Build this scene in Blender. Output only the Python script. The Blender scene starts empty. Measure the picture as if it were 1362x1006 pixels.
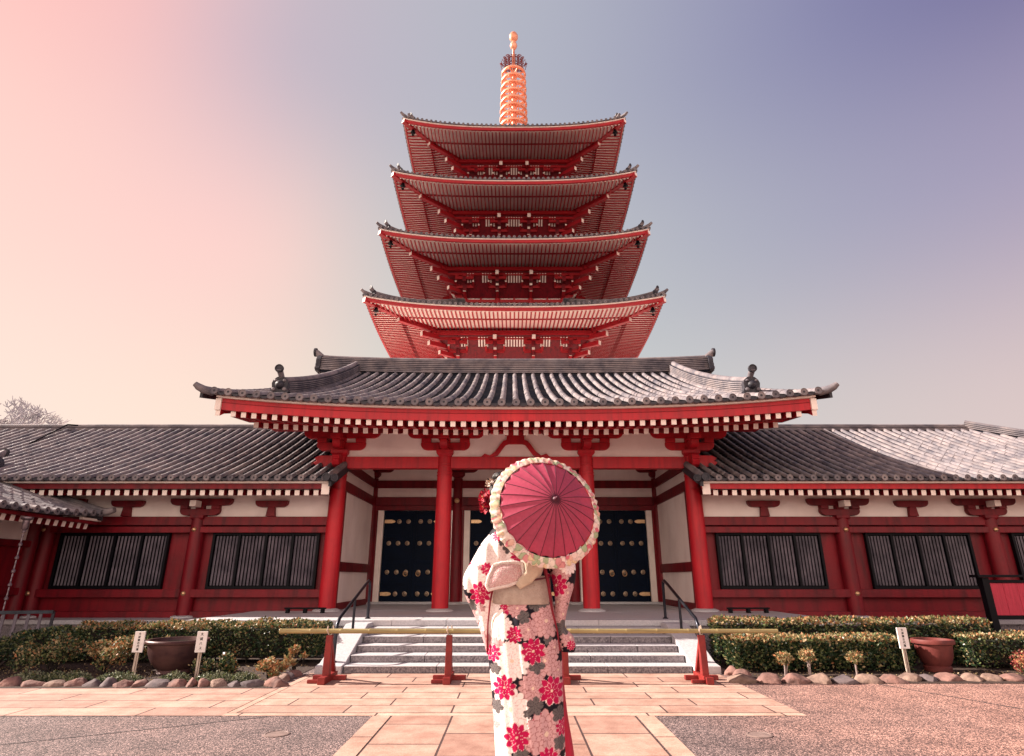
import bpy, bmesh, math, random
import numpy as np
from mathutils import Vector, Matrix
random.seed(7); RNG = np.random.default_rng(11)
scn = bpy.context.scene
COL = scn.collection
R = math.radians
PI = math.pi
TH = R(18.8); FPX = 777.0; CT, ST = math.cos(TH), math.sin(TH); EYE = 1.25
GX = 0.08            # centre line of the gate

def at(x, y, Y):
    """photo pixel at distance Y -> world point"""
    u = (x - 681) / FPX; v = (503 - y) / FPX
    dy = CT - v * ST; dz = ST + v * CT
    return Vector((u * Y / dy, Y, EYE + dz * Y / dy))

# ---------------------------------------------------------------- materials
MATS = {}
def mat(name, c1, c2=None, scale=3.0, rough=0.6, bump=0.0, bscale=None, spec=0.3, metal=0.0, streak=None, detail=6.0, c3=None, stretch=(1, 1, 1), transl=0.0, coat=0.0):
    if name in MATS: return MATS[name]
    m = bpy.data.materials.new(name); m.use_nodes = True
    nt = m.node_tree; N = nt.nodes; L = nt.links
    bs = N['Principled BSDF']
    bs.inputs['Roughness'].default_value = rough
    bs.inputs['Metallic'].default_value = metal
    bs.inputs['Specular IOR Level'].default_value = spec
    bs.inputs['Coat Weight'].default_value = coat
    tc = N.new('ShaderNodeTexCoord'); oi = N.new('ShaderNodeObjectInfo')
    vm = N.new('ShaderNodeVectorMath'); vm.operation = 'MULTIPLY_ADD'
    vm.inputs[1].default_value = (stretch[0], stretch[1], stretch[2])
    cx = N.new('ShaderNodeCombineXYZ')
    mm = N.new('ShaderNodeMath'); mm.operation = 'MULTIPLY'; mm.inputs[1].default_value = 37.0
    L.new(oi.outputs['Random'], mm.inputs[0]); L.new(mm.outputs[0], cx.inputs[0]); L.new(mm.outputs[0], cx.inputs[1])
    L.new(tc.outputs['Object'], vm.inputs[0]); L.new(cx.outputs[0], vm.inputs[2])
    c2 = c2 or tuple(c * 0.7 for c in c1)
    nz = N.new('ShaderNodeTexNoise'); nz.inputs['Scale'].default_value = scale; nz.inputs['Detail'].default_value = detail
    nz.inputs['Roughness'].default_value = 0.65
    L.new(vm.outputs[0], nz.inputs['Vector'])
    cr = N.new('ShaderNodeValToRGB'); cr.color_ramp.elements[0].position = 0.35; cr.color_ramp.elements[1].position = 0.66
    cr.color_ramp.elements[0].color = (*c2, 1); cr.color_ramp.elements[1].color = (*c1, 1)
    if c3:
        e = cr.color_ramp.elements.new(0.8); e.color = (*c3, 1)
    L.new(nz.outputs['Fac'], cr.inputs['Fac'])
    out = cr.outputs['Color']
    if streak:
        n2 = N.new('ShaderNodeTexNoise'); n2.inputs['Scale'].default_value = streak[0]; n2.inputs['Detail'].default_value = 4
        v2 = N.new('ShaderNodeVectorMath'); v2.operation = 'MULTIPLY'; v2.inputs[1].default_value = streak[1]
        L.new(vm.outputs[0], v2.inputs[0]); L.new(v2.outputs[0], n2.inputs['Vector'])
        r2 = N.new('ShaderNodeMapRange'); r2.inputs['From Min'].default_value = 0.45; r2.inputs['From Max'].default_value = 0.72
        r2.inputs['To Max'].default_value = streak[3]
        L.new(n2.outputs['Fac'], r2.inputs['Value'])
        mx = N.new('ShaderNodeMix'); mx.data_type = 'RGBA'
        L.new(r2.outputs[0], mx.inputs['Factor']); L.new(out, mx.inputs['A']); mx.inputs['B'].default_value = (*streak[2], 1)
        out = mx.outputs['Result']
    L.new(out, bs.inputs['Base Color'])
    if bump:
        nb = N.new('ShaderNodeTexNoise'); nb.inputs['Scale'].default_value = bscale or scale * 6; nb.inputs['Detail'].default_value = 5
        L.new(vm.outputs[0], nb.inputs['Vector'])
        bp = N.new('ShaderNodeBump'); bp.inputs['Strength'].default_value = bump; bp.inputs['Distance'].default_value = 0.02
        L.new(nb.outputs['Fac'], bp.inputs['Height']); L.new(bp.outputs[0], bs.inputs['Normal'])
    rr = N.new('ShaderNodeMapRange'); rr.inputs['To Min'].default_value = max(0.05, rough - 0.1); rr.inputs['To Max'].default_value = min(1, rough + 0.12)
    L.new(nz.outputs['Fac'], rr.inputs['Value']); L.new(rr.outputs[0], bs.inputs['Roughness'])
    if transl:
        tr = N.new('ShaderNodeBsdfTranslucent'); L.new(out, tr.inputs['Color'])
        ms = N.new('ShaderNodeMixShader'); ms.inputs[0].default_value = transl
        L.new(bs.outputs[0], ms.inputs[1]); L.new(tr.outputs[0], ms.inputs[2]); L.new(ms.outputs[0], N['Material Output'].inputs['Surface'])
    MATS[name] = m
    return m

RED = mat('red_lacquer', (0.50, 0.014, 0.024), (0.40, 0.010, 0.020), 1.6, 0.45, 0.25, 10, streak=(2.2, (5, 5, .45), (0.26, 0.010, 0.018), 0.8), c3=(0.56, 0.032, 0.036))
DRED = mat('shaded_red_lacquer', (0.195, 0.0035, 0.011), (0.135, 0.0025, 0.009), 1.4, 0.5, 0.25, 10, streak=(1.8, (4, 4, .5), (0.06, 0.002, 0.006), 0.85), c3=(0.20, 0.008, 0.012))  # same red darkened: shade of porch, wings and brackets put into the colour
RRED = mat('rafter_red', (0.36, 0.011, 0.018), (0.28, 0.008, 0.014), 2.0, 0.5, 0.05, 20)
CEIL = mat('ceiling_white', (0.93, 0.85, 0.79), (0.88, 0.79, 0.72), 2.5, 0.7)
WHITE = mat('white_paint', (0.86, 0.76, 0.70), (0.74, 0.63, 0.58), 2.5, 0.6, 0.05, 30)
PLAS = mat('plaster', (0.92, 0.82, 0.79), (0.86, 0.74, 0.70), 0.9, 0.85, 0.15, 25, streak=(1.0, (1.6, 1.6, .8), (0.68, 0.57, 0.55), 0.6))
TILE = mat('roof_tile', (0.235, 0.208, 0.218), (0.075, 0.070, 0.088), 2.2, 0.62, 0.25, 30, spec=0.25, streak=(3.0, (1, 1, 1), (0.33, 0.265, 0.25), 0.5))
TPAN = mat('roof_pan_tile', (0.022, 0.026, 0.042), (0.010, 0.012, 0.022), 3.0, 0.65, 0.3, 30, spec=0.15, streak=(2.5, (1, 1, 1), (0.07, 0.062, 0.062), 0.6))
TDARK = mat('tile_end', (0.045, 0.042, 0.052), (0.018, 0.018, 0.026), 9.0, 0.5, 0.4, 40)
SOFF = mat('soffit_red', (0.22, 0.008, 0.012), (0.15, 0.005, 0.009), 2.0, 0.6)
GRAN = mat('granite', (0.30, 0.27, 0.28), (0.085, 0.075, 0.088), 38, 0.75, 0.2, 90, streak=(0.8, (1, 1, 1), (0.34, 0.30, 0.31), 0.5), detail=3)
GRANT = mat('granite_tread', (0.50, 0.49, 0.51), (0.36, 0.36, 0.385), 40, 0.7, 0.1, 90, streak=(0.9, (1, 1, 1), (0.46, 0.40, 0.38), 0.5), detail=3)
JOINT = mat('stone_joint', (0.10, 0.085, 0.085), (0.06, 0.05, 0.055), 20, 0.9)
DOOR = mat('black_door', (0.0018, 0.0065, 0.021), (0.001, 0.004, 0.013), 2.0, 0.5, 0.08, 14, spec=0.07)
BRASS = mat('brass', (0.75, 0.47, 0.26), (0.5, 0.3, 0.17), 20, 0.35, 0.1, 60, metal=0.75)
STUD = mat('aged_brass', (0.50, 0.38, 0.27), (0.25, 0.18, 0.13), 30, 0.4, 0.1, 60, metal=0.6)
COPPER = mat('gilt_copper', (0.88, 0.44, 0.29), (0.70, 0.28, 0.17), 2.0, 0.45, 0.1, 30, metal=0.35)
CDARK = mat('dark_copper', (0.26, 0.06, 0.05), (0.16, 0.035, 0.035), 3.0, 0.8, spec=.05)
SLAT = mat('lattice_slat', (0.17, 0.145, 0.175), (0.055, 0.048, 0.065), 3.0, 0.55, streak=(5, (3, 3, .4), (0.07, 0.065, 0.08), 0.6))
BLACK = mat('black_frame', (0.003, 0.003, 0.006), (0.002, 0.002, 0.004), 4.0, 0.5, spec=.12)
STEEL = mat('dark_steel', (0.035, 0.038, 0.05), (0.02, 0.022, 0.03), 8.0, 0.3, metal=0.7)
BAMB = mat('bamboo', (0.34, 0.285, 0.13), (0.22, 0.175, 0.08), 3.0, 0.4, stretch=(.6, 8, 8), streak=(2, (1, 6, 6), (0.30, 0.20, 0.08), 0.5))
BARR = mat('barrier_red', (0.24, 0.022, 0.018), (0.15, 0.013, 0.013), 6.0, 0.5, 0.2, 40)
SOIL = mat('soil', (0.065, 0.04, 0.03), (0.028, 0.018, 0.015), 9.0, 0.95, 0.8, 30)
SIGNW = mat('sign_white', (0.78, 0.74, 0.72), (0.64, 0.60, 0.58), 9.0, 0.6)
INK = mat('black_ink', (0.008, 0.008, 0.008), None, 5, 0.6)
STAKE = mat('stake_wood', (0.55, 0.46, 0.38), (0.36, 0.28, 0.23), 9.0, 0.8, stretch=(6, 6, 1))
BRONZE = mat('bronze_bowl', (0.09, 0.04, 0.038), (0.04, 0.019, 0.022), 3.0, 0.42, 0.15, 20, metal=0.15, streak=(2, (1, 1, 4), (0.13, 0.065, 0.055), 0.5))
WATER = mat('bowl_water', (0.03, 0.045, 0.03), None, 3, 0.08)
TERRA = mat('terracotta', (0.15, 0.032, 0.027), (0.08, 0.018, 0.018), 4.0, 0.6, 0.15, 30)
PINKB = mat('crimson_plank', (0.50, 0.035, 0.07), (0.36, 0.02, 0.045), 5.0, 0.5, 0.3, 30, stretch=(6, 6, .6))
LG1 = mat('leaf_dark_green', (0.032, 0.062, 0.026), (0.012, 0.026, 0.014), 9, 0.3, transl=0.15)
LG2 = mat('leaf_olive', (0.17, 0.19, 0.075), (0.09, 0.115, 0.045), 9, 0.35, transl=0.2)
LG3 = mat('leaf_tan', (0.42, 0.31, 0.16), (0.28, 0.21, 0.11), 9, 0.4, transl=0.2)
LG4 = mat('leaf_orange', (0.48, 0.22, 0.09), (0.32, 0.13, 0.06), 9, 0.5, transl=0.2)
LRED = mat('leaf_crimson', (0.30, 0.06, 0.05), (0.16, 0.03, 0.03), 9, 0.5, transl=0.2)
LSAGE = mat('leaf_sage', (0.24, 0.25, 0.16), (0.13, 0.15, 0.09), 9, 0.6, transl=0.1)
TWIG = mat('twig', (0.03, 0.022, 0.018), (0.012, 0.010, 0.009), 12, 0.9)
PTWIG = mat('pale_twig', (0.42, 0.33, 0.30), (0.26, 0.2, 0.19), 12, 0.9)
SKIN = mat('skin', (0.62, 0.38, 0.29), (0.55, 0.32, 0.24), 6, 0.5)
HAIR = mat('black_hair', (0.02, 0.013, 0.012), (0.008, 0.006, 0.006), 30, 0.4, 0.4, 60, stretch=(4, 4, .5))
OBI = mat('obi_brocade', (0.46, 0.375, 0.325), (0.36, 0.285, 0.245), 30, 0.6, 0.4, 120, streak=(3, (1, 1, 6), (0.38, 0.29, 0.22), 0.5))
OBIL = mat('obi_light', (0.56, 0.45, 0.34), (0.45, 0.36, 0.27), 30, 0.6, 0.3, 120)
OBIF = mat('obi_fluffy', (0.84, 0.66, 0.63), (0.68, 0.38, 0.39), 140, 0.9, 0.9, 160, detail=2, c3=(0.85, 0.72, 0.70))
OBIE = mat('obi_edge', (0.86, 0.78, 0.72), (0.76, 0.64, 0.6), 60, 0.9, 0.8, 120)
CORD = mat('dark_cord', (0.10, 0.02, 0.035), None, 20, 0.7)
CRIM = mat('crimson_silk', (0.50, 0.015, 0.05), (0.32, 0.008, 0.03), 5, 0.55, stretch=(4, 4, .5))
GRED = mat('flower_red', (0.55, 0.01, 0.04), (0.25, 0.004, 0.02), 30, 0.6)
CHAINM = mat('chain_metal', (0.25, 0.2, 0.22), (0.15, 0.12, 0.14), 20, 0.4, metal=0.6)
IRON = mat('iron_cover', (0.24, 0.17, 0.15), (0.16, 0.115, 0.105), 14, 0.7)

# ---------------------------------------------------------------- mesh building
ORG = {}
def tag(o, label=None, cat=None, group=None, kind=None):
    if label: o['label'] = label
    if cat: o['category'] = cat
    if group: o['group'] = group
    if kind: o['kind'] = kind
    return o

def thing(name, label, cat, loc, group=None):
    o = bpy.data.objects.new(name, None); COL.objects.link(o); o.empty_display_size = 0.2
    o.location = loc; ORG[o.name] = Vector(loc)
    return tag(o, label, cat, group)

class MB:
    def __init__(s): s.v = []; s.f = []; s.m = []; s.ms = []; s.n = 0
    def mi(s, m):
        if m not in s.ms: s.ms.append(m)
        return s.ms.index(m)
    def add(s, vs, fs, m):
        k = len(s.v); s.v.extend([tuple(p) for p in vs]); i = s.mi(m)
        for f in fs: s.f.append(tuple(k + j for j in f)); s.m.append(i)
    def box(s, x0, x1, y0, y1, z0, z1, m):
        s.add([(x0, y0, z0), (x1, y0, z0), (x1, y1, z0), (x0, y1, z0), (x0, y0, z1), (x1, y0, z1), (x1, y1, z1), (x0, y1, z1)],
              [(0, 3, 2, 1), (4, 5, 6, 7), (0, 1, 5, 4), (1, 2, 6, 5), (2, 3, 7, 6), (3, 0, 4, 7)], m)
    def beam(s, p0, p1, w, h, m, e1=None, e0=None, up=Vector((0, 0, 1))):
        p0 = Vector(p0); p1 = Vector(p1); d = (p1 - p0).normalized()
        l = d.cross(up)
        if l.length < 1e-4: l = Vector((1, 0, 0))
        l.normalize(); n = l.cross(d).normalized()
        a = l * (w / 2); b = n * (h / 2)
        vs = [p0 - a - b, p0 + a - b, p0 + a + b, p0 - a + b, p1 - a - b, p1 + a - b, p1 + a + b, p1 - a + b]
        s.add(vs, [(0, 1, 5, 4), (1, 2, 6, 5), (2, 3, 7, 6), (3, 0, 4, 7)], m)
        k = len(s.v) - 8
        s.f.append((k + 3, k + 2, k + 1, k)); s.m.append(s.mi(e0 or m))
        s.f.append((k + 4, k + 5, k + 6, k + 7)); s.m.append(s.mi(e1 or m))
    def tube(s, pts, rad, m, n=10, cap=True):
        pts = [Vector(p) for p in pts]
        if not hasattr(rad, '__len__'): rad = [rad] * len(pts)
        k = len(s.v); i = s.mi(m); prev = None
        for j, p in enumerate(pts):
            d = (pts[min(j + 1, len(pts) - 1)] - pts[max(j - 1, 0)]).normalized()
            if prev is None:
                a = Vector((0, 0, 1)) if abs(d.z) < 0.9 else Vector((1, 0, 0))
                prev = d.cross(a).normalized()
            a = (prev - d * prev.dot(d)).normalized(); prev = a; b = d.cross(a)
            for q in range(n):
                t = 2 * PI * q / n
                s.v.append(tuple(p + (a * math.cos(t) + b * math.sin(t)) * rad[j]))
        for j in range(len(pts) - 1):
            for q in range(n):
                q2 = (q + 1) % n
                s.f.append((k + j * n + q, k + j * n + q2, k + (j + 1) * n + q2, k + (j + 1) * n + q)); s.m.append(i)
        if cap:
            s.f.append(tuple(k + q for q in reversed(range(n)))); s.m.append(i)
            e = k + (len(pts) - 1) * n
            s.f.append(tuple(e + q for q in range(n))); s.m.append(i)
    def lathe(s, c, prof, m, n=24, ax=None):
        """prof = [(r, z)], turned about the vertical axis through c (or about ax)"""
        c = Vector(c); ax = Vector(ax).normalized() if ax else Vector((0, 0, 1))
        a = ax.cross(Vector((0, 1, 0.01))).normalized(); b = ax.cross(a)
        k = len(s.v); i = s.mi(m)
        for r, z in prof:
            for q in range(n):
                t = 2 * PI * q / n
                s.v.append(tuple(c + ax * z + (a * math.cos(t) + b * math.sin(t)) * max(r, 1e-4)))
        for j in range(len(prof) - 1):
            for q in range(n):
                q2 = (q + 1) % n
                s.f.append((k + j * n + q, k + j * n + q2, k + (j + 1) * n + q2, k + (j + 1) * n + q)); s.m.append(i)
        s.f.append(tuple(k + q for q in reversed(range(n)))); s.m.append(i)
        e = k + (len(prof) - 1) * n
        s.f.append(tuple(e + q for q in range(n))); s.m.append(i)
    def prism(s, poly, axis, d0, d1, m):
        """poly of 2-D points extruded; axis 'y': (x,z), axis 'x': (y,z)"""
        def P(p, d): return (p[0], d, p[1]) if axis == 'y' else (d, p[0], p[1])
        n = len(poly)
        s.add([P(p, d0) for p in poly] + [P(p, d1) for p in poly],
              [tuple(range(n)), tuple(reversed(range(n, 2 * n)))] + [(j, j + n, (j + 1) % n + n, (j + 1) % n) for j in range(n)], m)
    def grid(s, G, m, closeu=False, flip=False):
        """G: list of rows of points"""
        k = len(s.v); nr = len(G); nc = len(G[0]); i = s.mi(m)
        for r in G: s.v.extend([tuple(p) for p in r])
        for a in range(nr - 1):
            for b in range(nc if closeu else nc - 1):
                b2 = (b + 1) % nc
                f = (k + a * nc + b, k + a * nc + b2, k + (a + 1) * nc + b2, k + (a + 1) * nc + b)
                s.f.append(f[::-1] if flip else f); s.m.append(i)
    def sweep(s, path, w, z0, z1, m):
        """box section swept along a path, w wide, from z0 to z1 above it"""
        path = [Vector(p) for p in path]; G = []
        for j, p in enumerate(path):
            d = path[min(j + 1, len(path) - 1)] - path[max(j - 1, 0)]
            l = Vector((d.y, -d.x, 0)).normalized() * (w / 2)
            G.append([p - l + Vector((0, 0, z0)), p + l + Vector((0, 0, z0)), p + l + Vector((0, 0, z1)), p - l + Vector((0, 0, z1))])
        s.grid(G, m, closeu=True)
        k = len(s.v); i = s.mi(m)
        a = k - 4 * len(path)
        s.f.append((a, a + 1, a + 2, a + 3)); s.m.append(i)
        s.f.append((k - 1, k - 2, k - 3, k - 4)); s.m.append(i)
    def build(s, name, parent=None, origin=None, smooth=None, bevel=0.0):
        o0 = ORG[parent.name] if parent else Vector(origin or (0, 0, 0))
        me = bpy.data.meshes.new(name)
        me.from_pydata([(a - o0.x, b - o0.y, c - o0.z) for a, b, c in s.v], [], s.f)
        for m in s.ms: me.materials.append(m)
        me.polygons.foreach_set('material_index', s.m)
        bm = bmesh.new(); bm.from_mesh(me)
        bmesh.ops.recalc_face_normals(bm, faces=bm.faces)
        bm.to_mesh(me); bm.free()
        if smooth:
            me.polygons.foreach_set('use_smooth', [True] * len(me.polygons))
            me.set_sharp_from_angle(angle=R(smooth))
        me.update()
        o = bpy.data.objects.new(name, me); COL.objects.link(o)
        if parent: o.parent = parent
        else: o.location = o0
        ORG[o.name] = o0
        if bevel:
            b = o.modifiers.new('bevel', 'BEVEL'); b.width = bevel; b.segments = 2; b.limit_method = 'ANGLE'; b.angle_limit = R(40)
        return o

def copy_tree(o, parent=None, loc=None):
    c = o.copy(); COL.objects.link(c); c.parent = parent
    if loc is not None: c.location = loc
    ORG[c.name] = Vector(c.location) if parent is None else ORG[parent.name]
    for ch in list(o.children): copy_tree(ch, c)
    return c

ORDN = ['first', 'second', 'third', 'fourth', 'fifth', 'sixth', 'seventh', 'eighth', 'ninth', 'tenth', 'eleventh', 'twelfth', 'thirteenth',
        'fourteenth', 'fifteenth', 'sixteenth', 'seventeenth', 'eighteenth', 'nineteenth', 'twentieth']

# ---------------------------------------------------------------- tiles
def tile_face(mb, P, us, tmax, r, nc, L, endcaps=True, hs=5, back=1):
    """rows of round tiles with pan tiles between; P(u,t) surface, L lateral unit vector, t=0 at the eave"""
    L = Vector(L)
    for u in us:
        tm = tmax(u)
        if tm < 0.02: continue
        n = max(1, int(round(nc * tm))); rows = []
        for j in range(n):
            for e, rr in ((0, 1.0), (1, 0.88)):
                t = tm * (j + e * 0.97) / n
                p = P(u, t); p2 = P(u, min(1, t + 0.01)) if t < 0.98 else P(u, t)
                p1 = P(u, max(0, t - 0.01))
                d = (p2 - p1).normalized(); nn = L.cross(d)
                if nn.z < 0: nn = -nn
                jj = random.uniform(-.006, .006)
                rows.append([p + L * (math.cos(PI * q / hs) * r * rr + jj) + nn * (math.sin(PI * q / hs) * r * rr * 1.1 + 0.01) for q in range(hs + 1)])
        mb.grid(rows, TILE)
        if endcaps:
            p = P(u, 0); d = (P(u, 0.02) - p); d.z = 0; d.normalize()
            c = p - d * 0.03 + Vector((0, 0, 0.012))
            mb.lathe(c, [(r * 1.12, 0.04), (r * 1.12, -0.03), (r * .98, -0.03), (r * .95, -0.022)], TILE, 14, ax=d)
            mb.lathe(c, [(r * .94, -.020), (r * .92, -.018), (r * .4, -.018), (r * .3, -.027)], TDARK, 12, ax=d)
    us = list(us)
    for a, b in zip(us[:-1], us[1:]):
        tm = min(tmax(a), tmax(b))
        if tm < 0.02: tm = max(tmax(a), tmax(b)) * .5
        if tm < 0.02: continue
        n = max(1, int(round(nc * 1.6 * tm))); rows = []
        for j in range(n):
            for e, zz in ((0, 0.03), (1, 0.0)):
                t = tm * (j + e * 0.97) / n
                pa, pb = P(a, t), P(b, t)
                rows.append([pa + Vector((0, 0, zz)), pa.lerp(pb, .3) + Vector((0, 0, zz - .03)), pa.lerp(pb, .7) + Vector((0, 0, zz - .03)), pb + Vector((0, 0, zz))])
        mb.grid(rows, TPAN)
        if endcaps:
            pa, pb = P(a, 0), P(b, 0); d = (P(a, 0.02) - pa); d.z = 0; d.normalize()
            w = (pb - pa).length; h = w * 0.30; arc = []; ar2 = []
            for q in range(9):
                f = q / 8; z = -h * math.sin(PI * f) + 0.02
                arc.append(pa.lerp(pb, f) - d * 0.035 + Vector((0, 0, z)))
                ar2.append(pa.lerp(pb, f) - d * 0.035 + Vector((0, 0, z * .45 + 0.02)))
            bk = [p + d * 0.08 for p in arc]
            mb.grid([ar2, arc], TDARK); mb.grid([arc, bk], TILE)

def courses(mb, path, w, h, n=6, cap=0.07, m=None):
    """a laminated ridge: thin courses with shadow gaps and a round tile on top"""
    m = m or TILE; ch = h / n
    mb.sweep(path, w * .78, -.05, h, TPAN)
    for j in range(n):
        ww = w * (1.12 if j == 0 else 1.0 - 0.12 * j / n)
        mb.sweep(path, ww, j * ch + 0.004, j * ch + ch * .66, m)
    mb.tube([Vector(p) + Vector((0, 0, h + cap * .35)) for p in path], cap, m, 10)

def onigawara(mb, c, fwd, w, h, disc=True):
    """ridge-end ornament: a plaque with horns, a boss and a projecting round tile"""
    c = Vector(c); f = Vector(fwd).normalized(); l = Vector((f.y, -f.x, 0)).normalized(); z = Vector((0, 0, 1))
    out = [(-.5, 0), (-.56, .12), (-.46, .3), (-.5, .55), (-.42, .72), (-.25, .86), (0, .95), (.25, .86), (.42, .72), (.5, .55), (.46, .3), (.56, .12), (.5, 0)]
    fr = [c + l * (a * w) + z * (b * h) + f * .05 for a, b in out]; bk = [p - f * .13 for p in fr]
    n = len(fr)
    mb.add(fr + bk, [tuple(range(n)), tuple(reversed(range(n, 2 * n)))] + [(j, j + n, (j + 1) % n + n, (j + 1) % n) for j in range(n)], TDARK)
    mb.lathe(c + z * (h * .45) + f * .05, [(w * .27, 0), (w * .24, .05), (w * .12, .09), (0.001, .1)], TDARK, 12, ax=f)
    for s in (-1, 1):
        mb.lathe(c + z * (h * .2) + l * (s * w * .33) + f * .05, [(w * .12, 0), (w * .1, .04), (0.001, .06)], TILE, 10, ax=f)
        mb.lathe(c + z * (h * .68) + l * (s * w * .27) + f * .05, [(w * .10, 0), (w * .08, .03), (0.001, .05)], TILE, 10, ax=f)
    if disc:
        d = (f * .8 + z * .6).normalized(); b = c + z * (h * .9)
        mb.tube([b - d * .15, b, b + d * .22], [w * .16, w * .17, w * .19], TILE, 12)
        mb.lathe(b + d * .22, [(w * .25, -.03), (w * .25, .035), (w * .2, .035), (w * .19, .02), (.01, .02)], TDARK, 14, ax=f)

# ================================================================ SETTING
def ground_mat():
    m = bpy.data.materials.new('aggregate_asphalt'); m.use_nodes = True; nt = m.node_tree; N = nt.nodes; L = nt.links; bs = N['Principled BSDF']
    tc = N.new('ShaderNodeTexCoord')
    v = N.new('ShaderNodeTexVoronoi'); v.inputs['Scale'].default_value = 105
    L.new(tc.outputs['Object'], v.inputs['Vector'])
    cr = N.new('ShaderNodeValToRGB')
    for e, (p, c) in zip(cr.color_ramp.elements, [(0, (.03, .023, .023)), (1, (.40, .31, .28))]): e.position = p; e.color = (*c, 1)
    e = cr.color_ramp.elements.new(.5); e.color = (.095, .072, .070, 1)
    sx = N.new('ShaderNodeSeparateColor'); L.new(v.outputs['Color'], sx.inputs[0]); L.new(sx.outputs[0], cr.inputs[0])
    # worn warm aggregate against the greyer resurfaced part
    n = N.new('ShaderNodeTexNoise'); n.inputs['Scale'].default_value = .55; n.inputs['Detail'].default_value = 7; L.new(tc.outputs['Object'], n.inputs['Vector'])
    sp = N.new('ShaderNodeSeparateXYZ'); L.new(tc.outputs['Object'], sp.inputs[0])
    ma = N.new('ShaderNodeMath'); ma.operation = 'MULTIPLY_ADD'; ma.inputs[1].default_value = .9; L.new(n.outputs['Fac'], ma.inputs[0])
    mr = N.new('ShaderNodeMapRange'); mr.inputs['From Min'].default_value = 1.6; mr.inputs['From Max'].default_value = 4.6; mr.inputs['To Min'].default_value = -.25; mr.inputs['To Max'].default_value = .55
    L.new(sp.outputs[0], mr.inputs['Value']); L.new(mr.outputs[0], ma.inputs[2])
    c2 = N.new('ShaderNodeValToRGB'); c2.color_ramp.elements[0].position = .2; c2.color_ramp.elements[1].position = .85
    c2.color_ramp.elements[0].color = (.98, .90, .93, 1); c2.color_ramp.elements[1].color = (1.9, 1.36, 1.18, 1); L.new(ma.outputs[0], c2.inputs[0])
    mx = N.new('ShaderNodeMix'); mx.data_type = 'RGBA'; mx.blend_type = 'MULTIPLY'; mx.inputs['Factor'].default_value = 1
    L.new(cr.outputs[0], mx.inputs['A']); L.new(c2.outputs[0], mx.inputs['B'])
    # stains
    n3 = N.new('ShaderNodeTexNoise'); n3.inputs['Scale'].default_value = 2.2; n3.inputs['Detail'].default_value = 8; L.new(tc.outputs['Object'], n3.inputs['Vector'])
    c3 = N.new('ShaderNodeValToRGB'); c3.color_ramp.elements[0].position = .35; c3.color_ramp.elements[1].position = .62
    c3.color_ramp.elements[0].color = (.72, .70, .70, 1); c3.color_ramp.elements[1].color = (1, 1, 1, 1); L.new(n3.outputs['Fac'], c3.inputs[0])
    m2 = N.new('ShaderNodeMix'); m2.data_type = 'RGBA'; m2.blend_type = 'MULTIPLY'; m2.inputs['Factor'].default_value = 1
    L.new(mx.outputs['Result'], m2.inputs['A']); L.new(c3.outputs[0], m2.inputs['B'])
    L.new(m2.outputs['Result'], bs.inputs['Base Color']); bs.inputs['Roughness'].default_value = .85
    bp = N.new('ShaderNodeBump'); bp.inputs['Strength'].default_value = .8; bp.inputs['Distance'].default_value = .006
    L.new(v.outputs['Distance'], bp.inputs['Height']); bp.invert = True; L.new(bp.outputs[0], bs.inputs['Normal'])
    return m
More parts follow.
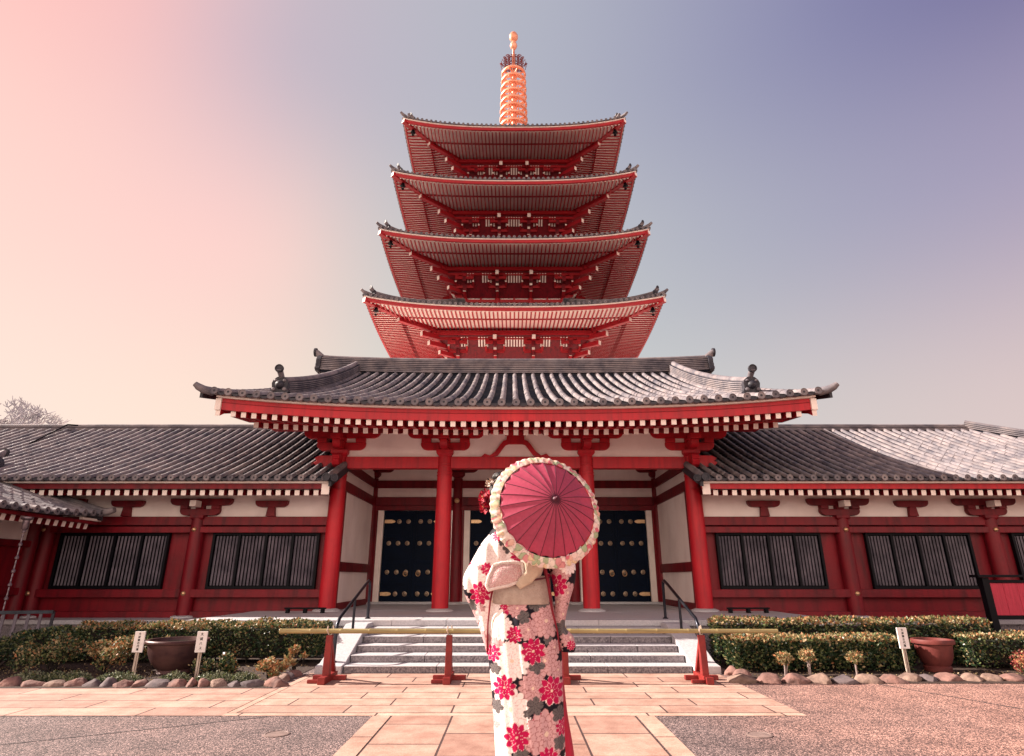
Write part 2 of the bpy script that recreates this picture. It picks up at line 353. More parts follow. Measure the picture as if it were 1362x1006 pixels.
def paving_mat(name, bw, rh, c1, c2, off=.5, rot=0, shift=(0, 0)):
    m = bpy.data.materials.new(name); m.use_nodes = True; nt = m.node_tree; N = nt.nodes; L = nt.links; bs = N['Principled BSDF']
    tc = N.new('ShaderNodeTexCoord'); mp = N.new('ShaderNodeMapping'); mp.inputs['Rotation'].default_value = (0, 0, rot); mp.inputs['Location'].default_value = (shift[0], shift[1], 0)
    L.new(tc.outputs['Object'], mp.inputs[0])
    # warp joints slightly
    b = N.new('ShaderNodeTexBrick'); b.inputs['Scale'].default_value = 1; b.inputs['Brick Width'].default_value = bw; b.inputs['Row Height'].default_value = rh
    b.inputs['Mortar Size'].default_value = .010; b.inputs['Mortar Smooth'].default_value = .2; b.offset = off; b.offset_frequency = 2; b.squash = 1
    b.inputs['Color1'].default_value = (*c1, 1); b.inputs['Color2'].default_value = (*c2, 1); b.inputs['Mortar'].default_value = (.07, .04, .038, 1)
    L.new(mp.outputs[0], b.inputs['Vector'])
    n = N.new('ShaderNodeTexNoise'); n.inputs['Scale'].default_value = 3.0; n.inputs['Detail'].default_value = 9; n.inputs['Roughness'].default_value = .7; L.new(tc.outputs['Object'], n.inputs['Vector'])
    cr = N.new('ShaderNodeValToRGB'); cr.color_ramp.elements[0].position = .3; cr.color_ramp.elements[1].position = .62
    cr.color_ramp.elements[0].color = (.60, .49, .45, 1); cr.color_ramp.elements[1].color = (1.04, 1.02, 1.0, 1); L.new(n.outputs['Fac'], cr.inputs[0])
    mx = N.new('ShaderNodeMix'); mx.data_type = 'RGBA'; mx.blend_type = 'MULTIPLY'; mx.inputs['Factor'].default_value = 1
    L.new(b.outputs['Color'], mx.inputs['A']); L.new(cr.outputs[0], mx.inputs['B'])
    n4 = N.new('ShaderNodeTexNoise'); n4.inputs['Scale'].default_value = 120; n4.inputs['Detail'].default_value = 3; L.new(tc.outputs['Object'], n4.inputs['Vector'])
    c4 = N.new('ShaderNodeValToRGB'); c4.color_ramp.elements[0].position = .35; c4.color_ramp.elements[1].position = .6
    c4.color_ramp.elements[0].color = (.80, .76, .75, 1); c4.color_ramp.elements[1].color = (1.05, 1.03, 1.02, 1); L.new(n4.outputs['Fac'], c4.inputs[0])
    m2 = N.new('ShaderNodeMix'); m2.data_type = 'RGBA'; m2.blend_type = 'MULTIPLY'; m2.inputs['Factor'].default_value = 1
    L.new(mx.outputs['Result'], m2.inputs['A']); L.new(c4.outputs[0], m2.inputs['B'])
    L.new(m2.outputs['Result'], bs.inputs['Base Color']); bs.inputs['Roughness'].default_value = .72
    bp = N.new('ShaderNodeBump'); bp.inputs['Strength'].default_value = .6; bp.inputs['Distance'].default_value = .008; bp.invert = True
    L.new(b.outputs['Fac'], bp.inputs['Height']); L.new(bp.outputs[0], bs.inputs['Normal'])
    return m
def sheet(name, x0, x1, y0, y1, z, m):
    mb = MB(); mb.add([(x0, y0, z), (x1, y0, z), (x1, y1, z), (x0, y1, z)], [(0, 1, 2, 3)], m)
    o = mb.build(name); tag(o, kind='structure'); return o
GM = ground_mat()
sheet('ground', -400, 400, -300, 600, 0, GM)
PC1, PC2 = (.54, .385, .315), (.41, .27, .22)
sheet('cross_pavement', -2.66, 2.80, 6.40, 8.85, .004, paving_mat('paving_cross', 1.05, .35, PC1, PC2, .37, 0, (.2, -6.40 + .35 * 20)))
sheet('left_pavement', -40, -2.76, 6.27, 7.72, .004, paving_mat('paving_left', 1.25, .36, (.53, .355, .29), (.40, .255, .21), .42, 0, (.55, -6.27 + .36 * 20)))
sheet('central_path', -1.14, 1.17, -12, 6.27, .004, paving_mat('paving_path', .66, .577, (.50, .34, .275), (.37, .23, .185), .5, R(90), (-6.27 + .66 * 30, 1.14 - .577 * 0)))
sheet('courtyard_bounce', -60, 60, 24.5, 110, .008, mat('bounce_gravel', (.80, .73, .67), (.68, .61, .55), 8, .9, .3, 60))  # unseen pale sheet added to bounce light up under the pagoda eaves
KB = paving_mat('paving_border', 1.1, 5, (.57, .40, .32), (.48, .32, .26), 0, R(90))
sheet('left_path_border', -1.32, -1.15, -12, 6.27, .004, KB)
sheet('right_path_border', 1.18, 1.35, -12, 6.27, .004, KB)
KC = paving_mat('paving_edge', 1.3, 5, (.60, .43, .35), (.52, .37, .30), 0, 0)
sheet('front_paving_border', -2.76, 2.80, 6.275, 6.39, .004, KC)
sheet('left_paving_border', -2.75, -2.67, 6.395, 8.85, .004, KC)
sheet('planting_soil_left', -40, -2.86, 7.72, 10.6, .006, SOIL)
sheet('planting_soil_right', 3.05, 30, 8.05, 10.6, .006, SOIL)
# joint lines in the asphalt at the right, and left
mb = MB(); a = at(1125, 913, 7.95); 
p0 = Vector((4.5, 8.0, .003)); p1 = Vector((6.2, 4.0, .003)); d = (p1 - p0).normalized(); l = Vector((d.y, -d.x, 0)) * .011
mb.add([p0 - l, p0 + l, p1 + l, p1 - l], [(0, 1, 2, 3)], JOINT)
p0 = Vector((-2.3, 6.25, .003)); p1 = Vector((-5.2, 4.6, .003)); d = (p1 - p0).normalized(); l = Vector((d.y, -d.x, 0)) * .008
mb.add([p0 - l, p0 + l, p1 + l, p1 - l], [(0, 1, 2, 3)], JOINT)
tag(mb.build('expansion_joint'), kind='structure')
for nm, (x, y), lb in (('marker_disc', (368, 977), 'small round stone cover set in the grey asphalt left of the path'), ('marker_disc', (1010, 978), 'small round stone cover set in the asphalt right of the path')):
    u = (x - 681) / FPX; v = (503 - y) / FPX; Yg = EYE / -((ST + v * CT) / (CT - v * ST))
    mb = MB(); mb.lathe((u * Yg / (CT - v * ST), Yg, 0), [(.105, -.02), (.105, .006), (.09, .009), (.087, .005), (.02, .005)], IRON, 28)
    tag(mb.build(nm, origin=(u * Yg / (CT - v * ST), Yg, 0), smooth=30), lb, 'ground cover', 'round covers in the asphalt')

# ---------------------------------------------------------------- platforms and steps
P0 = 0.565
def slab_faces(mb, x0, x1, y, z0, z1, w, m=GRAN, seedx=0.0):
    """front face split into blocks with joints"""
    x = x0; k = 0
    while x < x1 - .05:
        ww = min(w * random.uniform(.75, 1.25), x1 - x)
        if x1 - (x + ww) < .25: ww = x1 - x
        mb.box(x + .004, x + ww - .004, y, y + .3, z0, z1, m); x += ww
    return mb
pl = thing('stone_platform', 'long grey granite platform carrying the gate at the head of the steps', 'platform', (GX, 11.5, 0))
mb = MB(); slab_faces(mb, -5.42, 5.50, 10.58, -.01, P0 - .09, 1.3); mb.build('front_block', pl, bevel=.006)
mb = MB(); mb.box(-5.40, 5.48, 10.60, 24, -.02, P0 - .10, JOINT); mb.build('core', pl)
mb = MB(); y = 10.55; rr = 0
random.seed(3)
while y < 17:
    h = .42 if rr == 0 else .62
    x = -5.45
    while x < 5.52:
        ww = min(random.uniform(.9, 1.5), 5.53 - x)
        if 5.53 - x - ww < .3: ww = 5.53 - x
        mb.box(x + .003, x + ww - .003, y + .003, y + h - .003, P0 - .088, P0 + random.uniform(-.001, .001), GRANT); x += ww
    y += h; rr += 1
mb.build('paving_slab', pl, bevel=.004)
for sg, x0, x1, lb in ((-1, -30, -5.46, 'low stone platform under the left wing, in shade behind the hedge'), (1, 5.54, 30, 'low stone platform under the right wing, behind the clipped hedges')):
    ap = MB(); slab_faces(ap, x0, x1, 12.5, -.01, .36, 1.4)
    x = x0
    while x < x1:
        ww = min(1.3, x1 - x); ap.box(x + .003, x + ww - .003, 12.46, 15, .362, .44, GRANT); x += ww
    tag(ap.build('wing_platform', origin=((x0 + x1) / 2, 13, 0), bevel=.005), lb, 'platform')
st = thing('stone_steps', 'flight of six low granite steps rising from the paving to the gate', 'steps', (GX, 9.7, 0))
for k in range(5):
    mb = MB(); yk = 8.85 + .344 * k; zk = .0942 * (k + 1); x = -2.31; j = 0
    while x < 2.46:
        ww = random.uniform(.9, 1.5)
        if 2.47 - x - ww < .4: ww = 2.47 - x
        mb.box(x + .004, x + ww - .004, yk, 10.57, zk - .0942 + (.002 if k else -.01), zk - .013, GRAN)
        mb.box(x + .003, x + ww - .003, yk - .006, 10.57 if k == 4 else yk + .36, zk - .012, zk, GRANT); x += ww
    mb.build('step', st, bevel=.006)
for x0, x1 in ((-2.68, -2.32), (2.48, 2.84)):
    mb = MB(); mb.prism([(8.78, -.01), (8.78, .10), (8.98, .115), (10.2, P0 - .03), (10.56, P0 - .03), (10.56, -.01)], 'x', x0, x1, GRANT); mb.build('cheek_wall', st, bevel=.01)

def handrail(x, lb):
    h = thing('handrail', lb, 'handrail', (x, 9.9, 0), 'handrails beside the steps')
    mb = MB(); pts = [(x, 9.02, .11), (x, 9.02, .50), (x, 9.05, .60), (x, 9.14, .68), (x, 10.6, 1.13), (x, 10.80, 1.185), (x, 10.88, 1.17), (x, 10.92, 1.10), (x, 10.92, P0)]
    mb.tube(pts, .024, STEEL, 14); mb.build('rail', h, smooth=40)
    mb = MB(); mb.tube([(x, 9.95, .36), (x, 9.95, .92)], .021, STEEL, 12); mb.build('post', h, smooth=40)
    for yy, zz in ((9.02, .116), (9.95, .42), (10.92, P0)):
        mb = MB(); mb.lathe((x, yy, zz), [(.05, 0), (.05, .012), (.03, .022), (.024, .03)], STEEL, 16); mb.build('base_flange', h, smooth=40)
handrail(-2.50, 'dark steel handrail on the cheek wall left of the steps')
handrail(2.66, 'dark steel handrail on the cheek wall right of the steps')

# ---------------------------------------------------------------- barrier stands and bamboo
def stand(x, lb):
    s = thing('barrier_stand', lb, 'barrier stand', (x, 8.17, 0), 'low red stands carrying the bamboo pole')
    mb = MB(); mb.box(x - .045, x + .045, 7.93, 8.50, .004, .085, BARR); mb.build('foot', s, bevel=.006)
    mb = MB(); mb.box(x - .21, x + .21, 8.27, 8.34, .006, .060, BARR); mb.box(x - .20, x - .045, 8.02, 8.07, .006, .045, BARR); mb.build('cross_bar', s, bevel=.005)
    mb = MB(); mb.add([(x - .043, 8.09, .085), (x + .043, 8.09, .085), (x + .043, 8.19, .085), (x - .043, 8.19, .085), (x - .038, 8.105, .545), (x + .038, 8.105, .545), (x + .038, 8.175, .545), (x - .038, 8.175, .545)],
                      [(0, 3, 2, 1), (4, 5, 6, 7), (0, 1, 5, 4), (1, 2, 6, 5), (2, 3, 7, 6), (3, 0, 4, 7)], BARR); mb.build('post', s, bevel=.006)
    mb = MB(); mb.beam((x, 8.46, .08), (x, 8.20, .46), .05, .05, BARR); mb.build('brace', s, bevel=.004)
    mb = MB()
    for dx in (-.028, .028): mb.tube([(x + dx * .3, 8.14, .54), (x + dx, 8.10 if dx < 0 else 8.19, .60), (x + dx * .7, 8.10 if dx < 0 else 8.19, .655)], .009, STAKE, 8)
    mb.build('rope_tie', s)
for x, lb in ((-2.33, 'red wooden barrier stand at the left foot of the steps'), (-.80, 'red wooden barrier stand in front of the steps, between the left stand and the woman'),
              (.67, 'red wooden barrier stand partly hidden behind the kimono hem'), (2.42, 'red wooden barrier stand at the right foot of the steps, beside the hedge')): stand(x, lb)
mb = MB(); pts = []; rad = []; x = -2.98; nodes = []
while x < 3.04:
    nl = random.uniform(.34, .42); pts += [(x, 8.14, .592), (x + .008, 8.14, .592), (x + .02, 8.14, .592), (x + nl - .012, 8.14, .592)]; 
    f = 1 - .12 * (x + 3) / 6; rad += [.030 * f, .0345 * f, .030 * f, .029 * f]; x += nl
mb.tube(pts, rad, BAMB, 14); tag(mb.build('bamboo_pole', origin=(0, 8.14, .59), smooth=50), 'long yellow bamboo pole laid across the red barrier stands', 'pole')

# ================================================================ GATE
gate = thing('temple_gate', 'red and white temple gate with grey tiled roof in front of the pagoda', 'gate', (GX, 15, P0))
CX = [-3.98, -1.6, 1.6, 3.98]
for row, (Y, r) in enumerate(((13.2, .178), (16.6, .145), (20.0, .17))):
    for i, cx in enumerate(CX):
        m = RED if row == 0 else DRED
        mb = MB(); mb.lathe((cx + GX, Y, P0), [(r * 1.0, .045), (r * 1.02, .5), (r, 1.6), (r * .93, 2.9), (r * .88, 3.32)], m, 32)
        c = mb.build('column', gate, smooth=40)
        mb = MB(); mb.lathe((cx + GX, Y, P0), [(r * 1.62, 0), (r * 1.6, .025), (r * 1.25, .05), (r * 1.05, .06)], GRANT, 32); mb.build('plinth', c, smooth=35)
        if row == 0:
            mb = MB()
            for zz in (3.40, 3.47, 3.60, 3.66): mb.lathe((cx + GX, Y, zz), [(r * .98, 0), (r * 1.0, .01), (r * .98, .02)], RED, 24)
            mb.build('column_band', c, smooth=40)
# beams
def bar(name, x0, x1, y0, y1, z0, z1, m, parent=gate, bev=.008):
    mb = MB(); mb.box(x0 + GX, x1 + GX, y0, y1, z0, z1, m); return mb.build(name, parent, bevel=bev)
for i in range(3):
    a, b = CX[i], CX[i + 1]
    bar('head_beam', a + .14, b - .14, 13.10, 13.30, 3.565, 3.83, RED)
    bar('plaster_panel', a, b, 13.17, 13.21, 3.82, 4.50, PLAS)
    bar('upper_beam', a + .12, b - .12, 16.52, 16.68, 3.61, 3.82, DRED)
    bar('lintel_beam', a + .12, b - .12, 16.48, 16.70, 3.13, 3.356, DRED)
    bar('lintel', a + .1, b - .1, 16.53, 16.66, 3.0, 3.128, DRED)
    bar('plaster_panel', a, b, 16.58, 16.62, 3.3, 4.9, PLAS, bev=0)
    bar('door_sill', a + .1, b - .1, 16.5, 16.72, P0, P0 + .06, GRANT)
bar('head_beam', -3.8, 3.8, 19.9, 20.1, 3.565, 3.83, RED)
# beam noses beyond the corner columns
for s in (-1, 1):
    mb = MB(); x = GX + s * 3.98
    poly = [(0, 3.58), (.22, 3.56), (.38, 3.60), (.47, 3.70), (.40, 3.74), (.46, 3.80), (.36, 3.86), (0, 3.86)]
    mb.prism([(x + s * (.12 + p[0]), p[1]) for p in poly], 'y', 13.11, 13.29, RED); mb.build('beam_nose', gate, bevel=.01)
    # forward noses
    mb = MB(); mb.prism([(13.08 - p[0] * .7, p[1]) for p in poly], 'x', x - .08, x + .08, RED); mb.build('beam_nose', gate, bevel=.01)
# bracket sets
def arm_poly(half, z0, z1, cxx):
    h = z1 - z0; pts = [(cxx - half, z1)]
    for q in range(7):
        t = PI / 2 * q / 6; pts.append((cxx - half + (1 - math.cos(t)) * h * .9, z1 - h * (.25 + .75 * math.sin(t))))
    pts += [(2 * cxx - p[0], p[1]) for p in reversed(pts)]
    return pts
def bracket(x, y, z, m, s=1.0, wm=WHITE, fwd=True, parent=gate, up=True, name='bracket_set'):
    mb = MB()
    mb.add([(x - .12 * s, y - .12 * s, z), (x + .12 * s, y - .12 * s, z), (x + .12 * s, y + .12 * s, z), (x - .12 * s, y + .12 * s, z), (x - .19 * s, y - .19 * s, z + .07 * s), (x + .19 * s, y - .19 * s, z + .07 * s), (x + .19 * s, y + .19 * s, z + .07 * s), (x - .19 * s, y + .19 * s, z + .07 * s)],
           [(0, 3, 2, 1), (4, 5, 6, 7), (0, 1, 5, 4), (1, 2, 6, 5), (2, 3, 7, 6), (3, 0, 4, 7)], m)
    mb.box(x - .19 * s, x + .19 * s, y - .19 * s, y + .19 * s, z + .07 * s, z + .15 * s, m)
    mb.prism(arm_poly(.56 * s, z + .15 * s, z + .33 * s, x), 'y', y - .08 * s, y + .08 * s, m)
    for dx in (-.44, 0, .44): mb.box(x + (dx - .11) * s, x + (dx + .11) * s, y - .115 * s, y + .115 * s, z + .33 * s, z + .43 * s, m)
    if up: mb.prism(arm_poly(.88 * s, z + .43 * s, z + .62 * s, x), 'y', y - .075 * s, y + .075 * s, m)
    if fwd:
        mb.prism([(y - p[0] + 0, p[1]) for p in arm_poly(.50 * s, z + .15 * s, z + .33 * s, 0)], 'x', x - .085 * s, x + .085 * s, m)
        mb.box(x - .12 * s, x + .12 * s, y - .56 * s, y - .32 * s, z + .33 * s, z + .44 * s, m)
        mb.prism([(y - .2 - p[0] * .7, p[1]) for p in arm_poly(.56 * s, z + .44 * s, z + .60 * s, 0)], 'x', x - .09 * s, x + .09 * s, m)
    return mb.build(name, parent, bevel=.008)
for cx in CX:
    bracket(cx + GX, 13.2, 3.83, RED)
    bracket(cx + GX, 16.6, 3.90, DRED)
for cx in (-2.79, 2.79, 0): pass
# frog-leg strut in the centre bay
mb = MB(); o = [(.78, 3.83), (.70, 3.90), (.58, 3.86), (.46, 3.95), (.36, 4.10), (.27, 4.20), (.20, 4.22)]
outer = [(-a, b) for a, b in o] + [(-.20, 4.32), (.20, 4.32)] + [(a, b) for a, b in reversed(o)]
inner = [(.50, 3.83), (.40, 3.86), (.30, 4.0), (.22, 4.10), (.15, 4.12)]
inn = [(a, b) for a, b in inner] + [(-a, b) for a, b in reversed(inner)]
mb.prism([(a + GX, b) for a, b in outer + inn], 'y', 13.10, 13.168, RED)
mb.box(GX - .24, GX + .24, 13.05, 13.3, 4.32, 4.40, RED); mb.prism(arm_poly(.62, 4.36, 4.45, GX), 'y', 13.04, 13.165, RED)
mb.build('frog_leg_strut', gate, bevel=.006)
bar('wall_purlin', -5.6, 5.6, 13.08, 13.3, 4.452, 4.60, RED)
# side walls of the porch
for s in (-1, 1):
    x = GX + s * 3.98
    mb = MB(); mb.box(x - .03, x + .03, 13.3, 16.5, P0 + .1, 4.9, PLAS); w = mb.build('side_wall', gate)
    for z0, z1 in ((P0, P0 + .14), (1.36, 1.57), (3.13, 3.356), (3.61, 3.83)):
        mb = MB(); mb.box(x - .08, x + .08, 13.30, 16.5, z0, z1, DRED); mb.build('side_beam', gate, bevel=.008)
mb = MB(); mb.box(GX - 3.95, GX + 3.95, 13.3, 16.56, 4.62, 4.66, WHITE)
for k in range(13): mb.box(GX - 3.9 + .65 * k, GX - 3.85 + .65 * k, 13.3, 16.55, 4.56, 4.618, DRED)
mb.build('porch_ceiling', gate)
# doors
STUDS = []
def door(xa, xb, yy=16.60):
    d = MB(); d.box(xa + GX, xb + GX, yy, yy + .07, P0 + .065, 2.995, DOOR); dd = d.build('door', gate, bevel=.006)
    mid = (xa + xb) / 2
    for lf in (-1, 1):
        a, b = (xa, mid) if lf < 0 else (mid, xb); a += GX; b += GX
        mb = MB(); g = .012
        # stiles, rails and panel relief
        mb.box(a + g, a + .07, yy - .02, yy - .002, P0 + .075, 2.985, DOOR); mb.box(b - .07, b - g, yy - .02, yy - .002, P0 + .075, 2.985, DOOR)
        for zz in (P0 + .075, 1.02, 1.60, 2.28, 2.90): mb.box(a + .072, b - .072, yy - .018, yy - .002, zz, zz + .08, DOOR)
        mb.build('door_leaf', dd, bevel=.004)
        n = 3; xs = [a + .17 + (b - a - .34) * k / (n - 1) for k in range(n)]
        for zi, zz in enumerate((2.70, 2.12, 1.37, .82)):
            for k, x in enumerate(xs):
                outer_k = 0 if lf < 0 else n - 1
                if zi in (0, 3) and k == outer_k: continue
                if not STUDS:
                    mb = MB(); mb.lathe((x, yy - .018, zz), [(.062, 0), (.06, .012), (.04, .018), (.036, .036), (.02, .052), (.001, .056)], STUD, 16, ax=(0, -1, 0))
                    STUDS.append((mb.build('stud', dd, smooth=50), x, zz))
                else:
                    o0, ox, oz = STUDS[0]; c = o0.copy(); COL.objects.link(c); c.parent = dd; c.location = (x - ox, 0, zz - oz)
        for zz in (2.70, .82):
            mb = MB()
            x0 = a + .02 if lf < 0 else b - .02; sg = 1 if lf < 0 else -1
            poly = [(x0, zz - .045), (x0 + sg * .20, zz - .05), (x0 + sg * .27, zz - .03), (x0 + sg * .30, zz), (x0 + sg * .27, zz + .03), (x0 + sg * .20, zz + .05), (x0, zz + .045)]
            mb.prism(poly, 'y', yy - .034, yy - .021, BRASS)
            mb.build('hinge_plate', dd, bevel=.003)
        mb = MB(); x = xs[2] if lf < 0 else xs[0]
        ring = [(x + .055 * math.cos(t), yy - .075 - .01 * math.sin(t), 1.33 + .06 * math.sin(t)) for t in [2 * PI * q / 16 for q in range(17)]]
        mb.tube(ring, .011, BRASS, 8, cap=False); mb.build('door_ring', dd, smooth=60)
    for x0, x1 in ((xa - .17, xa - .01), (xb + .01, xb + .17)):
        mb = MB(); mb.box(x0 + GX, x1 + GX, yy - .05, yy + .1, P0 + .06, 2.998, WHITE); mb.build('door_jamb', gate, bevel=.005)
door(-3.62, -1.93); door(-1.23, 1.23); door(1.93, 3.62)
for s in (-1, 1):
    for a, b in ((3.79, 3.98), (1.40, 1.45)):
        mb = MB(); mb.box(GX + min(s * a, s * b), GX + max(s * a, s * b), 16.56, 16.66, P0, 3.0, DRED); mb.build('door_post', gate)
    mb = MB(); mb.lathe((GX + s * 1.6, 16.37, 3.245), [(.07, 0), (.065, .03), (.03, .05), (.001, .06)], BRASS, 12, ax=(0, -1, 0)); mb.build('nail_cover', gate, smooth=50)

# gate roof
HW = 6.05
def glift(x, p=2.6): return .27 * (min(abs(x - GX), 6.3) / 6.15) ** p
def gP(u, t, back=False):
    y = 10.85 + 6.15 * t; z = 4.425 + 2.73 * (.76 * t + .24 * t * t) + glift(u) * (1 - t) ** 1.3 + .10 * t * (abs(u - GX) / 6) ** 3
    ov = max(0, abs(u - GX) - 5.45); z -= .22 * ov * ov * 2.2 * min(1, t * 3)
    return Vector((u, (34 - y) if back else y, z))
us = [GX + .279 * (k - 21) for k in range(43)]
mb = MB(); tile_face(mb, lambda u, t: gP(u, t), us, lambda u: 1.0, .066, 24, (1, 0, 0), hs=6)
tile_face(mb, lambda u, t: gP(u, t, True), us, lambda u: 1.0, .066, 14, (1, 0, 0), endcaps=False, hs=4)
# verge tiles
for s in (-1, 1):
    for bk in (False, True):
        path = [gP(GX + s * 6.04, t / 20, bk) for t in range(21)]
        mb.tube([p + Vector((0, 0, .02)) for p in path], .072, TILE, 10)
        mb.sweep([p + Vector((s * .08, 0, 0)) for p in path], .05, -.14, .03, TDARK)
        # upturned corner tile
        if not bk:
            p = path[0]; mb.tube([p + Vector((-s * .1, .1, .0)), p + Vector((s * .04, -.02, .02)), p + Vector((s * .12, -.08, .06)), p + Vector((s * .18, -.11, .11))], [.078, .08, .07, .05], TILE, 12)
roof = mb.build('roof', gate, smooth=40)
mb = MB(); path = [Vector((GX + 6.0 * k / 12, 17, 7.13 + .12 * abs(k / 12) ** 3)) for k in range(-12, 13)]
courses(mb, path, .40, .43, 7, .08)
for s in (-1, 1): onigawara(mb, (GX + s * 6.02, 17, 7.19), (s, 0, 0), .55, .62)
mb.build('main_ridge', roof, smooth=35)
for s in (-1, 1):
    for bk in (False, True):
        mb = MB(); path = [gP(GX + s * 4.86, .115 + .87 * t / 16, bk) + Vector((0, 0, .03)) for t in range(17)]
        courses(mb, path, .30, .27, 6, .075)
        e = path[0]; f = (0, 1, 0) if bk else (0, -1, 0)
        onigawara(mb, e + Vector((0, f[1] * .08, -.02)), f, .34, .40)
        mb.build('descending_ridge', roof, smooth=35)
# soffit, fascia, rafters
def zoff(x): return glift(x)
mb = MB(); G = []
for k in range(41):
    x = GX + 5.75 * (k - 20) / 20
    G.append([Vector((x, 10.97, 4.26 + zoff(x))), Vector((x, 11.65, 4.27 + zoff(x) * .85)), Vector((x, 13.3, 4.66 + zoff(x) * .25)), Vector((x, 17, 5.4))])
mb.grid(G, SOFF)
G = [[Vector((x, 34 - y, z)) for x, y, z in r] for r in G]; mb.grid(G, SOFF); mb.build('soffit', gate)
def curved(mb, x0, x1, y0, y1, z0, z1, m, n=40, k=1.0):
    G = []
    for i in range(n + 1):
        x = x0 + (x1 - x0) * i / n; l = zoff(x) * k
        G.append([(x, y0, z0 + l), (x, y1, z0 + l), (x, y1, z1 + l), (x, y0, z1 + l)])
    mb.grid(G, m, closeu=True); mb.add(G[0] + G[-1], [(0, 1, 2, 3), (7, 6, 5, 4)], m)
mb = MB(); curved(mb, GX - 5.76, GX + 5.76, 10.99, 11.07, 4.115, 4.34, RED); mb.build('eave_board', gate)
mb = MB(); curved(mb, GX - 5.86, GX + 5.86, 10.93, 11.05, 4.343, 4.385, WHITE); mb.build('white_eave_strip', gate)
mb = MB(); curved(mb, GX - 5.86, GX + 5.86, 10.90, 11.06, 4.387, 4.41, BLACK); mb.build('tile_batten', gate)
mb = MB(); curved(mb, GX - 5.5, GX + 5.5, 11.61, 11.68, 4.10, 4.145, RED, k=.85); mb.build('rafter_tie', gate)
for tier in (0, 1):
    mb = MB(); n = 27
    for k in range(-n, n + 1):
        x = GX + .205 * k
        if tier == 0: mb.beam((x, 11.9, 4.20 + zoff(x) * .8), (x, 11.045, 4.063 + zoff(x)), .098, .105, RRED, WHITE)
        elif abs(k) <= 26: mb.beam((x, 13.1, 4.455 + zoff(x) * .3), (x, 11.655, 4.043 + zoff(x) * .85), .098, .11, RRED, WHITE)
    mb.build('flying_rafter_row' if tier == 0 else 'base_rafter_row', gate)
for s in (-1, 1):
    for bk in (0, 1):
        G = []
        for k in range(21):
            t = k / 20; p = gP(GX + s * 5.8, t, bool(bk)); y = p.y; z = p.z - .10; h = .34
            if k == 0: y = 10.99 if not bk else 34 - 10.99
            G.append([(GX + s * 5.77, y, z - h), (GX + s * 5.86, y, z - h), (GX + s * 5.86, y, z), (GX + s * 5.77, y, z)])
        mb = MB(); mb.grid(G, RED, closeu=True); mb.add(G[0], [(0, 1, 2, 3)], WHITE); mb.add([(a, b, c) for a, b, c in G[-1]], [(0, 1, 2, 3)], RED)
        mb.build('barge_board', gate)
    mb = MB(); zl = zoff(GX + 5.8); mb.box(GX + s * 5.82 - .055, GX + s * 5.82 + .055, 10.955, 11.0, 4.10 + zl, 4.33 + zl, WHITE); mb.build('board_end_cap', gate)
    # purlins through the gable
    mb = MB()
    for y, z in ((13.2, 4.75), (15.1, 5.5), (17, 6.7), (18.9, 5.5), (20.8, 4.75)): mb.box(GX + min(s * 3.9, s * 5.9), GX + max(s * 3.9, s * 5.9), y - .11, y + .11, z - .14, z + .12, RED)
    mb.build('gable_purlin', gate)
    mb = MB(); mb.prism([(13.2, 4.5), (20.8, 4.5), (20.8, 4.9), (17, 7.0), (13.2, 4.9)], 'x', GX + s * 3.98 - .03, GX + s * 3.98 + .03, PLAS); mb.build('gable_wall', gate)

for xa, xb, lb in ((-4.55, -3.72, 'low black iron bar on feet, on the platform left of the gate'), (3.95, 4.85, 'low black iron bar on feet, on the platform right of the gate')):
    if xa > 0: xa, xb = 4.30, 5.15
    lr = thing('low_bar', lb, 'bar', ((xa + xb) / 2, 12.55, P0), 'low iron bars on the platform')
    q = MB(); q.box(xa, xb, 12.53, 12.58, P0 + .075, P0 + .105, BLACK); q.build('bar', lr, bevel=.004)
    for f in (.08, .5, .92):
        x = xa + (xb - xa) * f; q = MB(); q.box(x - .03, x + .03, 12.50, 12.61, P0 + .002, P0 + .074, BLACK); q.build('foot', lr, bevel=.004)

